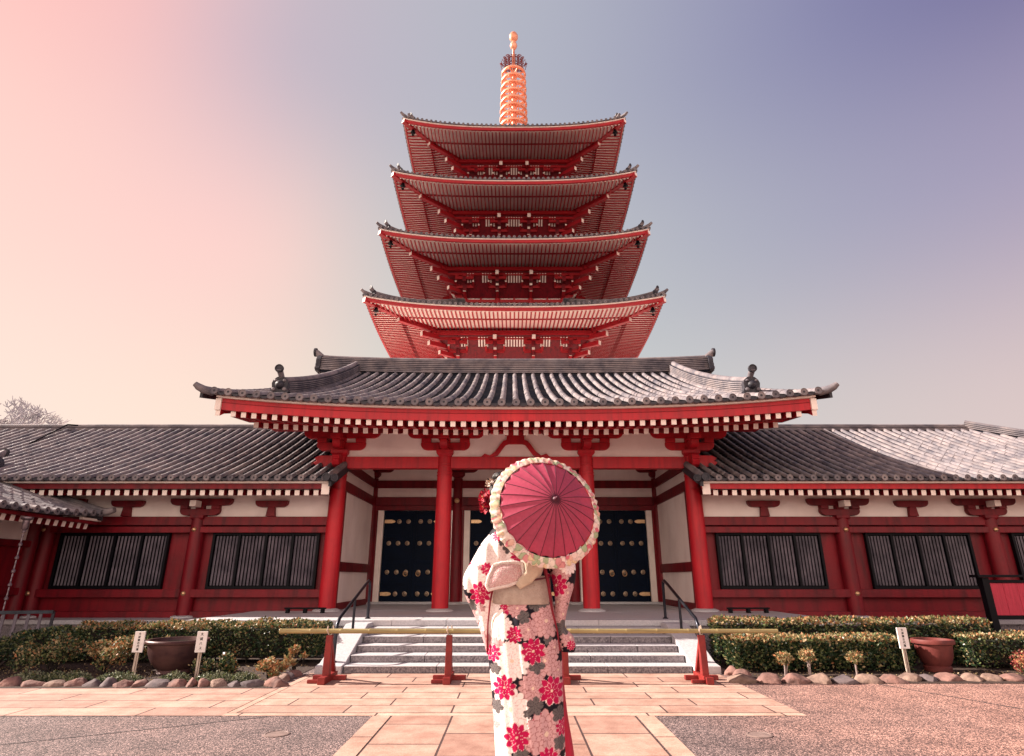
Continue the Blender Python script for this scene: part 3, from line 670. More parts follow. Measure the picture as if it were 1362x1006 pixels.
# ================================================================ WINGS (long side buildings)
def wing(s, lb):
    """s=-1 left, +1 right; built along x beyond the gate's corner column"""
    X0 = s * 3.86 + (GX if s > 0 else GX); XE = s * 21.0
    w = thing('temple_wing', lb, 'building', (s * 9, 13.5, .44))
    ridge_end = 13.0 if s > 0 else 40
    def mbox(name, a, b, y0, y1, z0, z1, m, bev=.006):
        q = MB(); q.box(min(a, b), max(a, b), y0, y1, z0, z1, m); return q.build(name, w, bevel=bev)
    cols = [-6.92, -10.2, -13.4, -16.6] if s < 0 else [7.27, 10.53, 13.8, 17.0]
    wins = [(-6.56, -4.22), (-9.91, -7.51), (-13.1, -10.7), (-16.3, -13.9)] if s < 0 else [(4.47, 6.77), (7.75, 10.05), (10.96, 13.3), (14.2, 16.6)]
    cols = [c for c in cols]
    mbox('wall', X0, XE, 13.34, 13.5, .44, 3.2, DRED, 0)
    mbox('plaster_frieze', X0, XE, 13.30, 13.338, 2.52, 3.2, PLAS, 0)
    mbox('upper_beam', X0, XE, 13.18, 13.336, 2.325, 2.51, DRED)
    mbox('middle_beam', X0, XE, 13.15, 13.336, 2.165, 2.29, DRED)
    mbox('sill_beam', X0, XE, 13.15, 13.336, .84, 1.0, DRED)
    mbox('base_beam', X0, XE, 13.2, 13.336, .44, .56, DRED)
    prev = X0
    for c in cols:
        q = MB(); q.lathe((c, 13.25, .44), [(.155, .04), (.155, 1.2), (.145, 2.10)], DRED, 24); cc = q.build('column', w, smooth=40)
        q = MB(); q.lathe((c, 13.25, .44), [(.24, 0), (.235, .03), (.17, .045)], GRANT, 24); q.build('plinth', cc, smooth=40)
        bracket(c, 13.25, 2.42, DRED, .78, parent=w, fwd=False)
        q = MB(); q.box(c - .07, c + .07, 12.86, 13.1, 2.70, 2.83, WHITE); q.build('bracket_end', w, bevel=.005)
        for zz in (2.228, .92):
            q = MB(); q.lathe((c, 13.12 - (.02), zz), [(.05, 0), (.045, .02), (.02, .035), (.001, .04)], BRASS, 10, ax=(0, -1, 0)); q.build('nail_cover', w, smooth=50)
        m_ = (prev + c) / 2
        q = MB(); q.prism([(m_ - .10, 2.52), (m_ + .10, 2.52), (m_ + .075, 2.72), (m_ - .075, 2.72)], 'y', 13.2, 13.298, DRED); q.prism(arm_poly(.36, 2.72, 2.86, m_), 'y', 13.19, 13.298, DRED); q.build('strut', w, bevel=.005)
        prev = c
    for a, b in wins:
        f = MB(); t = .055
        f.box(a, b, 13.24, 13.335, 2.12, 2.163, BLACK); f.box(a, b, 13.24, 13.335, 1.002, 1.06, BLACK)
        f.box(a, a + t, 13.24, 13.335, 1.06, 2.12, BLACK); f.box(b - t, b, 13.24, 13.335, 1.06, 2.12, BLACK)
        f.box(a + t, b - t, 13.325, 13.337, 1.06, 2.12, BLACK)
        for k in (1, 2, 3): x = a + (b - a) * k / 4; f.box(x - .028, x + .028, 13.25, 13.32, 1.06, 2.12, BLACK)
        fo = f.build('window_frame', w, bevel=.004)
        q = MB(); n = 7
        for k in range(4):
            x0 = a + (b - a) * k / 4 + (t if k == 0 else .03); x1 = a + (b - a) * (k + 1) / 4 - (t if k == 3 else .03)
            for j in range(n):
                x = x0 + (x1 - x0) * (j + .5) / n; h = .0235
                q.prism([(x - h, 13.29), (x, 13.262), (x + h, 13.29), (x, 13.318)], 'y', 0, 1, SLAT) if False else q.add([(x - h, 13.292, 1.075), (x, 13.27, 1.075), (x + h, 13.292, 1.075), (x, 13.314, 1.075), (x - h, 13.292, 2.10), (x, 13.27, 2.10), (x + h, 13.292, 2.10), (x, 13.314, 2.10)], [(0, 1, 5, 4), (1, 2, 6, 5), (2, 3, 7, 6), (3, 0, 4, 7)], SLAT)
        q.build('lattice', fo)
    # eaves
    EY = 12.05
    a, b = X0, (XE if s < 0 else 17.0)
    mbox('eave_board', a, b, 12.20, 12.27, 2.98, 3.085, DRED if s < 0 else RED, 0)  # left board takes the darker red, its dimness put into the colour
    mbox('white_eave_strip', a, b, 12.13, 12.25, 3.087, 3.125, WHITE, 0)
    mbox('tile_batten', a, b, 12.12, 12.26, 3.127, 3.15, BLACK, 0)
    mbox('board_end_cap', X0 + s * .0, X0 + s * .16, 12.17, 12.199, 2.86, 3.084, WHITE, 0)
    q = MB(); x = X0 + s * .3
    while abs(x) < abs(b):
        q.beam((x, 13.3, 3.05), (x, 12.28, 2.91), .10, .11, DRED, WHITE); x += s * .197
    q.build('rafter_row', w)
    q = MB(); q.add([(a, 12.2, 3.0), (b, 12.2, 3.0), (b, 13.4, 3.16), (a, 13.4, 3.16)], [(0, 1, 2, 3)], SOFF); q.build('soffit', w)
    # roof
    def wP(u, t, back=False):
        y = EY + 4.25 * t; z = 3.17 + 2.07 * (.82 * t + .18 * t * t)
        return Vector((u, (32.6 - y) if back else y, z))
    q = MB(); us = []; x = X0 + s * .06
    lim = 17.2 if s > 0 else 17.0
    while abs(x) < lim: us.append(x); x += s * .243
    tm = (lambda u: 1.0) if s < 0 else (lambda u: 1.0 if u < 13.0 else max(0, 1 - (u - 13.0) / 4.25))
    if s < 0: us = us[::-1]
    tile_face(q, wP, us, tm, .058, 17, (1, 0, 0), hs=5)
    q.add([wP(X0, 0, True), wP(b, 0, True), wP(b if s < 0 else 13, 1, True), wP(X0, 1, True)], [(0, 1, 2, 3)], TPAN)
    if s > 0:
        q.add([wP(17.25, 0), Vector((17.25, 20.5, 3.17)), Vector((13, 16.3, 5.2))], [(0, 1, 2)], TPAN)
    # verge by the gate
    path = [wP(X0, t / 16) for t in range(17)]
    q.tube([p + Vector((0, 0, .03)) for p in path], .075, TILE, 10)
    q.sweep([p + Vector((-s * .04, 0, 0)) for p in path], .06, -.16, .02, TDARK)
    e = path[0]
    q.lathe(e + Vector((s * .02, -.08, .02)), [(.085, -.03), (.085, .03), (.06, .03), (.055, .015), (.01, .015)], TDARK, 14, ax=(0, -1, 0))
    q.lathe(e + Vector((-s * .12, -.02, .01)), [(.08, -.03), (.08, .03), (.055, .03), (.05, .015), (.01, .015)], TDARK, 14, ax=(-s * .6, -1, 0))
    ro = q.build('roof', w, smooth=40)
    q = MB(); courses(q, [(X0, 16.3, 5.18), ((13.0 if s > 0 else XE), 16.3, 5.18)], .30, .14, 3, .055)
    q.build('main_ridge', ro, smooth=35)
    if s > 0:
        q = MB(); courses(q, [wP(13.0 + 4.2 * k / 12, 1 - k / 12) + Vector((0, 0, .03)) for k in range(13)], .26, .16, 3, .06); q.build('hip_ridge', ro, smooth=35)
    # plain rear and end walls
    mbox('end_wall', XE - .1, XE, 13.5, 19.6, .44, 3.2, PLAS, 0) if s < 0 else mbox('end_wall', 16.9, 17.0, 13.5, 19.6, .44, 3.2, PLAS, 0)
    return w
wl = wing(-1, 'long red wing with tiled roof and lattice windows, left of the gate')
wr = wing(1, 'long red wing with half sunlit tiled roof, right of the gate')

# conductor wire bent over the left wing ridge
mb = MB(); mb.tube([at(104, 566, 16.2), at(90, 565, 16.1), at(70, 575, 15.6), at(40, 590, 14.9)], .02, BLACK, 6)
mb.tube([at(101, 566, 16.2), at(98, 572, 16.2)], .025, BLACK, 6)
tag(mb.build('conductor_wire', origin=tuple(at(90, 565, 16.1))), 'thin dark bent wire on the left wing roof near its ridge', 'wire')

# ---------------------------------------------------------------- side hall at the far left
sh = thing('side_hall', 'low tiled side hall with white rafter ends, at the left edge', 'building', (-11.5, 10.5, 0))
def sP(u, t): # u = y position, t from eave (x=-8.75) to ridge (x=-11.5)
    return Vector((-8.75 - 2.75 * t, u, 2.42 + .93 * (.85 * t + .15 * t * t) + .07 * max(0, (u - 11.3)) ** 1))
us = [8.9 + .25 * k for k in range(16)]
mb = MB(); tile_face(mb, sP, us, lambda u: 1.0, .06, 12, (0, 1, 0))
mb.add([(-11.5, 8.8, 3.35), (-11.5, 12.7, 3.42), (-14.3, 12.7, 2.42), (-14.3, 8.8, 2.42)], [(0, 1, 2, 3)], TPAN)
for uu in (8.8, 12.74):
    path = [sP(uu, t / 12) for t in range(13)]
    mb.tube([p + Vector((0, 0, .05)) for p in path], .08, TILE, 10); mb.sweep([p + Vector((0, 0, -.02)) for p in path], .12, -.12, .03, TDARK)
e = sP(12.74, 0); mb.tube([e + Vector((-.1, 0, .03)), e + Vector((.12, 0, .05)), e + Vector((.25, 0, .09))], [.085, .08, .06], TILE, 10)
rf = mb.build('roof', sh, smooth=40)
mb = MB(); courses(mb, [(-11.45, 8.8, 3.32), (-11.45, 12.8, 3.42)], .3, .26, 5, .07); onigawara(mb, (-11.45, 12.85, 3.40), (0, 1, 0), .36, .42); mb.build('main_ridge', rf, smooth=35)
mb = MB(); y = 9.0
while y < 12.75: mb.beam((-10.2, y, 2.46), (-8.92, y, 2.25), .10, .11, DRED, WHITE); y += .21
mb.build('rafter_row', sh)
mb = MB(); mb.box(-8.90, -8.83, 8.8, 12.78, 2.30, 2.36, DRED); mb.build('eave_board', sh)
mb = MB(); mb.box(-8.86, -8.79, 12.25, 12.82, 2.365, 2.41, WHITE); mb.build('white_eave_strip', sh)
mb = MB(); mb.add([(-8.85, 8.8, 2.34), (-8.85, 12.78, 2.34), (-10.3, 12.78, 2.58), (-10.3, 8.8, 2.58)], [(0, 1, 2, 3)], SOFF); mb.build('soffit', sh)
mb = MB(); mb.box(-10.4, -10.25, 8.9, 13.1, .1, 2.56, DRED); mb.box(-14.2, -10.2, 8.85, 8.95, .1, 2.6, DRED); mb.build('wall', sh)
mb = MB(); mb.box(-10.248, -10.22, 9.0, 12.9, 1.98, 2.5, PLAS); mb.build('plaster_frieze', sh)
for y in (9.1, 11.0, 12.85):
    mb = MB(); mb.lathe((-10.22, y, .1), [(.14, 0), (.13, 2.3)], DRED, 20); mb.build('column', sh, smooth=40)
mb = MB(); mb.box(-10.24, -10.12, 8.95, 12.95, .9, 1.04, DRED); mb.box(-10.24, -10.12, 8.95, 12.95, 1.84, 1.97, DRED); mb.build('beam', sh, bevel=.006)
mb = MB(); mb.box(-14.3, -10.0, 8.8, 13.2, 0, .12, GRAN); mb.build('plinth', sh)
# rain chain
p = at(35, 694, 10.75); q_ = (p.x, p.y)
rc = thing('rain_chain', 'pale metal rain chain with a cup, hanging from the side hall eave', 'rain chain', (p.x, p.y, 0))
mb = MB(); mb.lathe((p.x, p.y, p.z), [(.02, -.16), (.05, -.12), (.055, .02), (.10, .05), (.10, .08)], CHAINM, 14); mb.build('funnel_cup', rc, smooth=40)
mb = MB(); zz = p.z - .16; k = 0
while zz > .15:
    mb.lathe((p.x, p.y, zz), [(.012, -.035), (.028, -.03), (.032, .0), (.012, .03)] if k % 3 == 0 else [(.010, -.05), (.014, -.02), (.010, .03)], CHAINM, 8); zz -= .075; k += 1
mb.build('chain', rc)
# metal fence bottom left
fn = thing('metal_fence', 'low dark metal fence with flat uprights at the far left', 'fence', (-8.4, 10.2, 0))
A = Vector((-7.62, 10.45, 0)); B = Vector((-10.0, 9.85, 0)); n = 14
mb = MB(); mb.beam(A + Vector((0, 0, .70)), B + Vector((0, 0, .70)), .05, .05, STEEL); mb.build('top_rail', fn)
mb = MB(); mb.beam(A + Vector((0, 0, .16)), B + Vector((0, 0, .16)), .04, .04, STEEL); mb.build('bottom_rail', fn)
mb = MB()
for k in range(n + 1):
    p = A.lerp(B, k / n); mb.beam(p + Vector((0, 0, .02 if k % 7 == 0 else .17)), p + Vector((0, 0, .70)), .05, .012, SLAT if k % 7 else STEEL, up=Vector((0, 1, 0)))
mb.build('upright', fn)

# notice board far right
nb = thing('notice_board', 'black framed board of crimson planks standing at the right edge', 'notice board', (9.4, 10.85, 0))
for x in (8.27, 10.9):
    mb = MB(); mb.box(x - .06, x + .06, 10.79, 10.91, .0, 1.24, BLACK); mb.build('post', nb, bevel=.006)
mb = MB(); mb.box(8.12, 11.05, 10.74, 10.95, 1.242, 1.285, BLACK); mb.box(8.33, 10.84, 10.81, 10.89, 1.15, 1.20, BLACK); mb.build('top_rail', nb, bevel=.006)
mb = MB(); mb.box(8.33, 10.84, 10.80, 10.90, .56, .62, BLACK); mb.build('bottom_rail', nb, bevel=.006)
mb = MB(); x = 8.335
while x < 10.8: mb.box(x, min(x + .245, 10.838), 10.84, 10.87, .622, 1.148, PINKB); x += .25
mb.build('plank_panel', nb, bevel=.003)

# ================================================================ PAGODA
PCX, PCY = 0.15, 42.0
pag = thing('pagoda', 'tall red pagoda with stacked tiled roofs and a gilded spire', 'pagoda', (PCX, PCY, 0))
def side(k):
    a = PI / 2 * k  # 0: facing the camera
    O = Vector((math.sin(a), -math.cos(a), 0)); L = Vector((math.cos(a), math.sin(a), 0)); return O, L
C0 = Vector((PCX, PCY, 0))
def pagoda_roof(W, ze, lf, bi, b, nb, zprev):
    O0 = None; q = MB(); wt = nb; rise = (W - wt) * .50
    lift = lambda u, d: lf * (min(abs(u), W) / W) ** 2.7 * max(0, (d - bi) / (W - bi)) ** 1.4
    # tiled surface
    for k in range(4):
        O, L = side(k)
        def P(u, t, O=O, L=L):
            d = W - (W - wt) * t
            z = ze + .04 + rise * (.72 * t + .28 * t * t) + lf * (min(abs(u), W) / W) ** 2.7 * (1 - t) ** 1.5
            return C0 + L * u + O * d + Vector((0, 0, z))
        n = int(W / .335); us = [W * .985 * j / n for j in range(-n, n + 1)]
        tile_face(q, P, us, lambda u: 1.0 if abs(u) <= wt else max(0, (W - abs(u)) / (W - wt)), .085, 9, L, hs=4)
    roof_ = q.build('roof', pag, smooth=40)
    for sx in (-1, 1):
        for sy in (-1, 1):
            q = MB(); path = []
            for j in range(13):
                t = j / 12; d = W * 1.0 - (W - wt) * t
                path.append(C0 + Vector((sx * d, sy * d, ze + .10 + rise * (.72 * t + .28 * t * t) + lf * (d / W) ** 2.7 * (1 - t) ** 1.5)))
            dv = Vector((sx, sy, 0)).normalized()
            courses(q, path[1:], .34, .30, 4, .09)
            onigawara(q, path[1] + Vector((0, 0, .0)), dv, .45, .5)
            e = path[0]; q.tube([e - dv * .7 + Vector((0, 0, .08)), e - dv * .02 + Vector((0, 0, .10)), e + dv * .18 + Vector((0, 0, .20))], [.11, .11, .08], TILE, 10)
            q.tube([e - dv * .85 + Vector((0, 0, .22)), e - dv * .6 + Vector((0, 0, .34)), e - dv * .5 + Vector((0, 0, .48))], [.09, .10, .11], TILE, 10)
            q.build('hip_ridge', roof_, smooth=40)
    names = ('eave_board', 'white_eave_strip', 'ceiling_board', 'flying_rafter_row', 'base_rafter_row')
    for k in range(4):
        O, L = side(k)
        def pt(u, d, z): return C0 + L * u + O * d + Vector((0, 0, z + lift(u, d)))
        for nm, d0, d1, z0, z1, m in (('eave_board', W - .22, W - .10, ze - .30, ze - .10, RRED), ('white_eave_strip', W - .22, W - .04, ze - .097, ze - .03, WHITE)):
            q = MB(); G = []
            for j in range(25):
                u = -1 + 2 * j / 24
                G.append([pt(u * d0, d0, z0), pt(u * d1, d1, z0), pt(u * d1, d1, z1), pt(u * d0, d0, z1)])
            q.grid(G, m, closeu=True); q.build(nm, pag)
        dm = bi + (W - bi) * .50
        q = MB(); G = []
        for j in range(25):
            u = -1 + 2 * j / 24
            G.append([pt(u * (W - .2), W - .2, ze - .22), pt(u * dm, dm, ze - .02), pt(u * dm, dm, ze - .03), pt(u * bi, bi, ze + .22), pt(u * b, b, ze + .22)])
        q.grid(G, CEIL); q.build('ceiling_board', pag)
        q = MB(); q2 = MB(); q3 = MB(); n = int(W / .262)
        for j in range(-n, n + 1):
            u = j * .262
            if abs(u) > W - .45: continue
            d0 = max(dm - .25, abs(u))
            if d0 < W - .35: q.beam(pt(u, d0, ze - .11), pt(u, W - .24, ze - .31), .084, .07, RRED, WHITE)
            if abs(u) < dm - .1:
                d0 = max(bi - .3, abs(u)); q2.beam(pt(u, d0, ze + .14), pt(u, dm, ze - .13), .084, .07, RRED, WHITE)
        q.build('flying_rafter_row', pag); q2.build('base_rafter_row', pag)
        G = []
        for j in range(25):
            u = -1 + 2 * j / 24
            G.append([pt(u * (dm - .05), dm - .05, ze - .085), pt(u * (dm + .06), dm + .06, ze - .085), pt(u * (dm + .06), dm + .06, ze + .0), pt(u * (dm - .05), dm - .05, ze + .0)])
        q3.grid(G, RRED, closeu=True); q3.build('rafter_tie', pag)
        # purlin and brackets
        zi = ze + .02
        q = MB(); q.beam(C0 + L * (-bi - .3) + O * bi + Vector((0, 0, zi - .16)), C0 + L * (bi + .3) + O * bi + Vector((0, 0, zi - .16)), .22, .26, RRED); q.build('eave_purlin', pag)
        q = MB(); def_c = [-b, -b * .34, b * .34, b]
        for c in def_c:
            def V(u, d, z): return C0 + L * (c + u) + O * d + Vector((0, 0, z))
            corner = abs(c) > b * .9
            if not corner:
                q.beam(V(0, b, zi - .22), V(0, bi + .42, zi - .62), .24, .30, RRED, WHITE)
                q.beam(V(0, b, zi - 1.05), V(0, b + (bi - b) * .66, zi - 1.05), .2, .26, RRED, WHITE)
            for lv, (dd, zz, hl) in enumerate(((b + .05, zi - 1.55, .55), (b + (bi - b) * .42, zi - 1.15, .62), (b + (bi - b) * .84, zi - .74, .66))):
                q.beam(V(-hl, dd, zz), V(hl, dd, zz), .17, .2, RRED)
                for du in (-hl + .12, 0, hl - .12): q.beam(V(du, dd, zz + .10), V(du, dd, zz + .25), .26, .26, RRED, up=Vector((0, 1, 0)))
            q.beam(V(0, b - .1, zi - 1.8), V(0, b + (bi - b) * .5, zi - 1.45), .2, .24, RRED, WHITE)
            for dd, z0_, z1_ in ((b + (bi - b) * .80, zi - 1.02, zi - .5), (b + (bi - b) * .42, zi - 1.5, zi - .95)):
                q.beam(V(0, dd, z0_), V(0, dd, z1_), .26, .30, DRED, up=O)
            for du in (-.62, .62):
                q.beam(V(du, b + (bi - b) * .40, zi - 1.10), V(du, b + (bi - b) * .75, zi - .92), .13, .16, RRED, WHITE)
        G = [[C0 + L * (sg_ * (b + .05)) + O * (b + .05) + Vector((0, 0, zi - 1.75)), C0 + L * (sg_ * (bi - .1)) + O * (bi - .1) + Vector((0, 0, zi - .32))] for sg_ in (-1, 1)]
        q.grid(G, DRED)  # dark board: the shade deep behind the brackets is put into its colour
        # continuous tie beams between clusters
        for dd, zz in ((b + (bi - b) * .42, zi - .86), (b + (bi - b) * .84, zi - .46), (b + .05, zi - 1.22)):
            q.beam(C0 + L * (-dd) + O * dd + Vector((0, 0, zz)), C0 + L * dd + O * dd + Vector((0, 0, zz)), .15, .19, RRED)
        q.build('bracket_row', pag)
        for g, cnt in ((-b * .88, 3), (-b * .55, 4), (-.0, 7), (b * .55, 4), (b * .88, 3)):
            q = MB()
            for j in range(cnt):
                u = g + (j - (cnt - 1) / 2) * .19
                pa = lambda f: C0 + L * u + O * (b + .05 + (bi - b - .15) * f) + Vector((0, 0, zi - 1.75 + 1.43 * f - .05)); q.beam(pa(.62), pa(.97), .095, .04, WHITE)
            q.build('coved_ribs', pag)
        # wall with posts
        q = MB(); zl = zprev
        q.beam(C0 + L * (-b) + O * (b - .04) + Vector((0, 0, (zl + zi) / 2)), C0 + L * b + O * (b - .04) + Vector((0, 0, (zl + zi) / 2)), .06, zi - zl, PLAS); q.build('wall', pag)
        q = MB()
        for zz, h in ((zi - 1.98, .24), (zi - 2.6, .2)):
            q.beam(C0 + L * (-b) + O * (b + .02) + Vector((0, 0, zz)), C0 + L * b + O * (b + .02) + Vector((0, 0, zz)), .16, h, RRED)
        for u in (-.68, 0, .68):
            c = u * b; q.beam(C0 + L * c + O * (b + .03) + Vector((0, 0, zi - 1.88)), C0 + L * c + O * (b + .03) + Vector((0, 0, zi - 1.5)), .12, .1, RRED, up=O)
            q.beam(C0 + L * (c - .28) + O * (b + .03) + Vector((0, 0, zi - 1.46)), C0 + L * (c + .28) + O * (b + .03) + Vector((0, 0, zi - 1.46)), .12, .14, RRED)
        q.build('wall_beam', pag)
        for c in def_c[:3]:
            q = MB(); q.tube([C0 + L * c + O * b + Vector((0, 0, zl)), C0 + L * c + O * b + Vector((0, 0, zi - 1.8))], .2, RRED, 14); q.build('post', pag, smooth=40)
        # corner hip rafter
        D = (O + L).normalized()
        def K(d, z, e=0): return C0 + D * (d * math.sqrt(2)) + Vector((0, 0, z + e))
        q = MB(); q.beam(K(b * .9, ze + .12), K(dm + .1, ze - .20 + lf * .42 * .5), .30, .36, RRED, WHITE)
        q.beam(K(dm - .3, ze - .02 + lf * .2), K(W - .06, ze - .30 + lf * .96), .28, .30, RRED, WHITE)
        q.beam(K(b * .9, ze - .18), K(bi + .75, ze - .52), .26, .32, RRED, WHITE)
        q.beam(K(b * .9, ze - .75), K(bi + .30, ze - 1.0), .26, .30, RRED, WHITE)
        q.beam(K(b * .9, ze - 1.3), K(bi - .35, ze - 1.42), .24, .28, RRED, WHITE)
        hp = q.build('hip_rafter', pag)
        q = MB(); bp = K(W - .7, ze - .70 + lf * .85); q.lathe(bp, [(.05, .34), (.02, .26), (.10, .22), (.15, .02), (.19, 0), (.15, -.02), (.02, -.03), (.02, -.2), (.11, -.22), (.02, -.32)], BLACK, 12); q.build('wind_bell', pag, smooth=50)

levels = [(9.38, 17.09, .74, 5.43, 3.85), (8.90, 22.18, .78, 5.05, 3.55), (8.46, 27.06, .80, 4.75, 3.25), (8.08, 31.95, .84, 4.43, 2.95)]
for i, (W, ze, lf, bi, b) in enumerate(levels):
    nbv = levels[i + 1][4] if i < 3 else .55
    zp = 8.0 if i == 0 else levels[i - 1][1] + 2.2
    pagoda_roof(W, ze, lf, bi, b, nbv, zp)
# base block, made wider and paler to bounce light under the eaves
mb = MB(); mb.box(PCX - 15, PCX + 15, PCY - 13, PCY + 15, 0, 5.2, CEIL); mb.box(PCX - 4.2, PCX + 4.2, PCY - 4.2, PCY + 4.2, 5.2, 8.2, DRED); mb.build('bounce_podium', pag)
# spire
zb = 31.95 + .5 * (8.08 - .55) + .02
sp = thing('spire_tmp', None, None, (PCX, PCY, 0)); 
mb = MB(); mb.box(PCX - .95, PCX + .95, PCY - .95, PCY + .95, zb - .35, zb + .45, COPPER); mb.lathe((PCX, PCY, zb + .45), [(1.05, 0), (1.05, .12), (.85, .3), (.8, .6), (.5, .85), (.35, .95), (.9, 1.25), (.95, 1.4), (.3, 1.5)], COPPER, 28)
mb.lathe((PCX, PCY, zb), [(.19, .4), (.17, 8), (.12, 11.5), (.09, 13.9)], COPPER, 14)
s0 = mb.build('spire', pag, smooth=40); bpy.data.objects.remove(sp)
for k in range(9):
    z = 38.15 + .86 * k; r = 1.27 - .02 * k
    mb = MB(); n = 28
    prof = [(r, -.10), (r + .035, 0), (r, .10), (r - .16, .10), (r - .19, 0), (r - .16, -.10)]
    G = [[Vector((PCX + rr * math.cos(2 * PI * q / n), PCY + rr * math.sin(2 * PI * q / n), z + zz)) for rr, zz in prof] for q in range(n + 1)]
    mb.grid(G, COPPER, closeu=True)
    for j in range(8):
        t = 2 * PI * (j + .5) / 8; mb.beam((PCX, PCY, z), (PCX + (r - .1) * math.cos(t), PCY + (r - .1) * math.sin(t), z), .10, .09, COPPER)
        mb.lathe((PCX + (r + .02) * math.cos(t), PCY + (r + .02) * math.sin(t), z - .32), [(.07, 0), (.06, .12), (.02, .2)], COPPER, 8)
    mb.lathe((PCX, PCY, z - .14), [(.30, 0), (.30, .28)], COPPER, 14)
    mb.build('spire_ring', s0, smooth=50)
# flame finial: openwork plates of curling wires
for j in range(4):
    a = PI / 2 * j + PI / 4 * 0; dv = Vector((math.cos(a), math.sin(a), 0)); mb = MB(); rnd = random.Random(5)
    for row in range(8):
        z0 = 45.4 + row * .27
        wmax = 1.12 * math.sin(PI * (.25 + .62 * row / 7)) ** .6
        x = .12; pts = []
        while x < wmax:
            for dz in (0, .12):
                c = C0 + dv * (x + (.07 if dz else 0)) + Vector((0, 0, z0 + dz)); rr = .13
                ring = [c + dv * (rr * math.cos(t)) + Vector((0, 0, rr * math.sin(t))) for t in [2 * PI * q / 7 * .8 + rnd.random() for q in range(7)]]
                mb.tube(ring[:6], .045, CDARK, 4)
            x += .33
        e = C0 + dv * wmax + Vector((0, 0, z0)); mb.tube([e, e + dv * .08 + Vector((0, 0, .12)), e + dv * .02 + Vector((0, 0, .25))], [.03, .03, .015], CDARK, 5)
    mb.build('flame_plate', s0)
mb = MB(); mb.lathe((PCX, PCY, 48.2), [(.1, 0), (.26, .12), (.34, .36), (.30, .6), (.14, .78), (.13, .95), (.24, 1.02), (.40, 1.3), (.41, 1.6), (.30, 1.86), (.10, 2.05), (.02, 2.2)], COPPER, 20); mb.build('jewel', s0, smooth=60)
# finial hangers: small bells at flame base
for j in range(8):
    pass

# ================================================================ PLANTS
def leaves_np(pts, size, mats_w, top_bias=None, up=.35):
    """leaf quads (folded) at points; returns verts, faces, mat indices"""
    n = len(pts); P = np.array(pts)
    d = RNG.normal(size=(n, 3)); d[:, 2] = np.abs(d[:, 2]) * .6 + up * .5; d /= np.linalg.norm(d, axis=1)[:, None]
    nn = RNG.normal(size=(n, 3)); nn[:, 2] += up; sd = np.cross(d, nn); sd /= np.linalg.norm(sd, axis=1)[:, None]
    sz = size * RNG.uniform(.6, 1.35, size=(n, 1)); w = sz * .30
    V = np.stack([P, P + d * sz * .5 + sd * w, P + d * sz, P + d * sz * .5 - sd * w], axis=1).reshape(-1, 3)
    F = (np.arange(n)[:, None] * 4 + np.arange(4)[None]).tolist()
    mi = RNG.choice(len(mats_w), size=n, p=np.array(mats_w) / sum(mats_w))
    return V, F, mi
def leafmesh(name, V, F, mi, mats, parent=None, origin=(0, 0, 0)):
    o0 = ORG[parent.name] if parent else Vector(origin)
    me = bpy.data.meshes.new(name); me.from_pydata((V - np.array(o0)).tolist(), [], F)
    for m in mats: me.materials.append(m)
    me.polygons.foreach_set('material_index', np.asarray(mi, dtype=np.int32)); me.update()
    o = bpy.data.objects.new(name, me); COL.objects.link(o)
    if parent: o.parent = parent
    else: o.location = o0
    ORG[o.name] = o0
    return o
def hnoise(x, y, s=0):
    return (math.sin(x * 3.1 + s) * math.cos(y * 4.3 + s * 1.7) + .6 * math.sin(x * 7.7 + 2 * s) + .5 * math.sin(y * 9.1 + x * 5 + s)) / 2.1
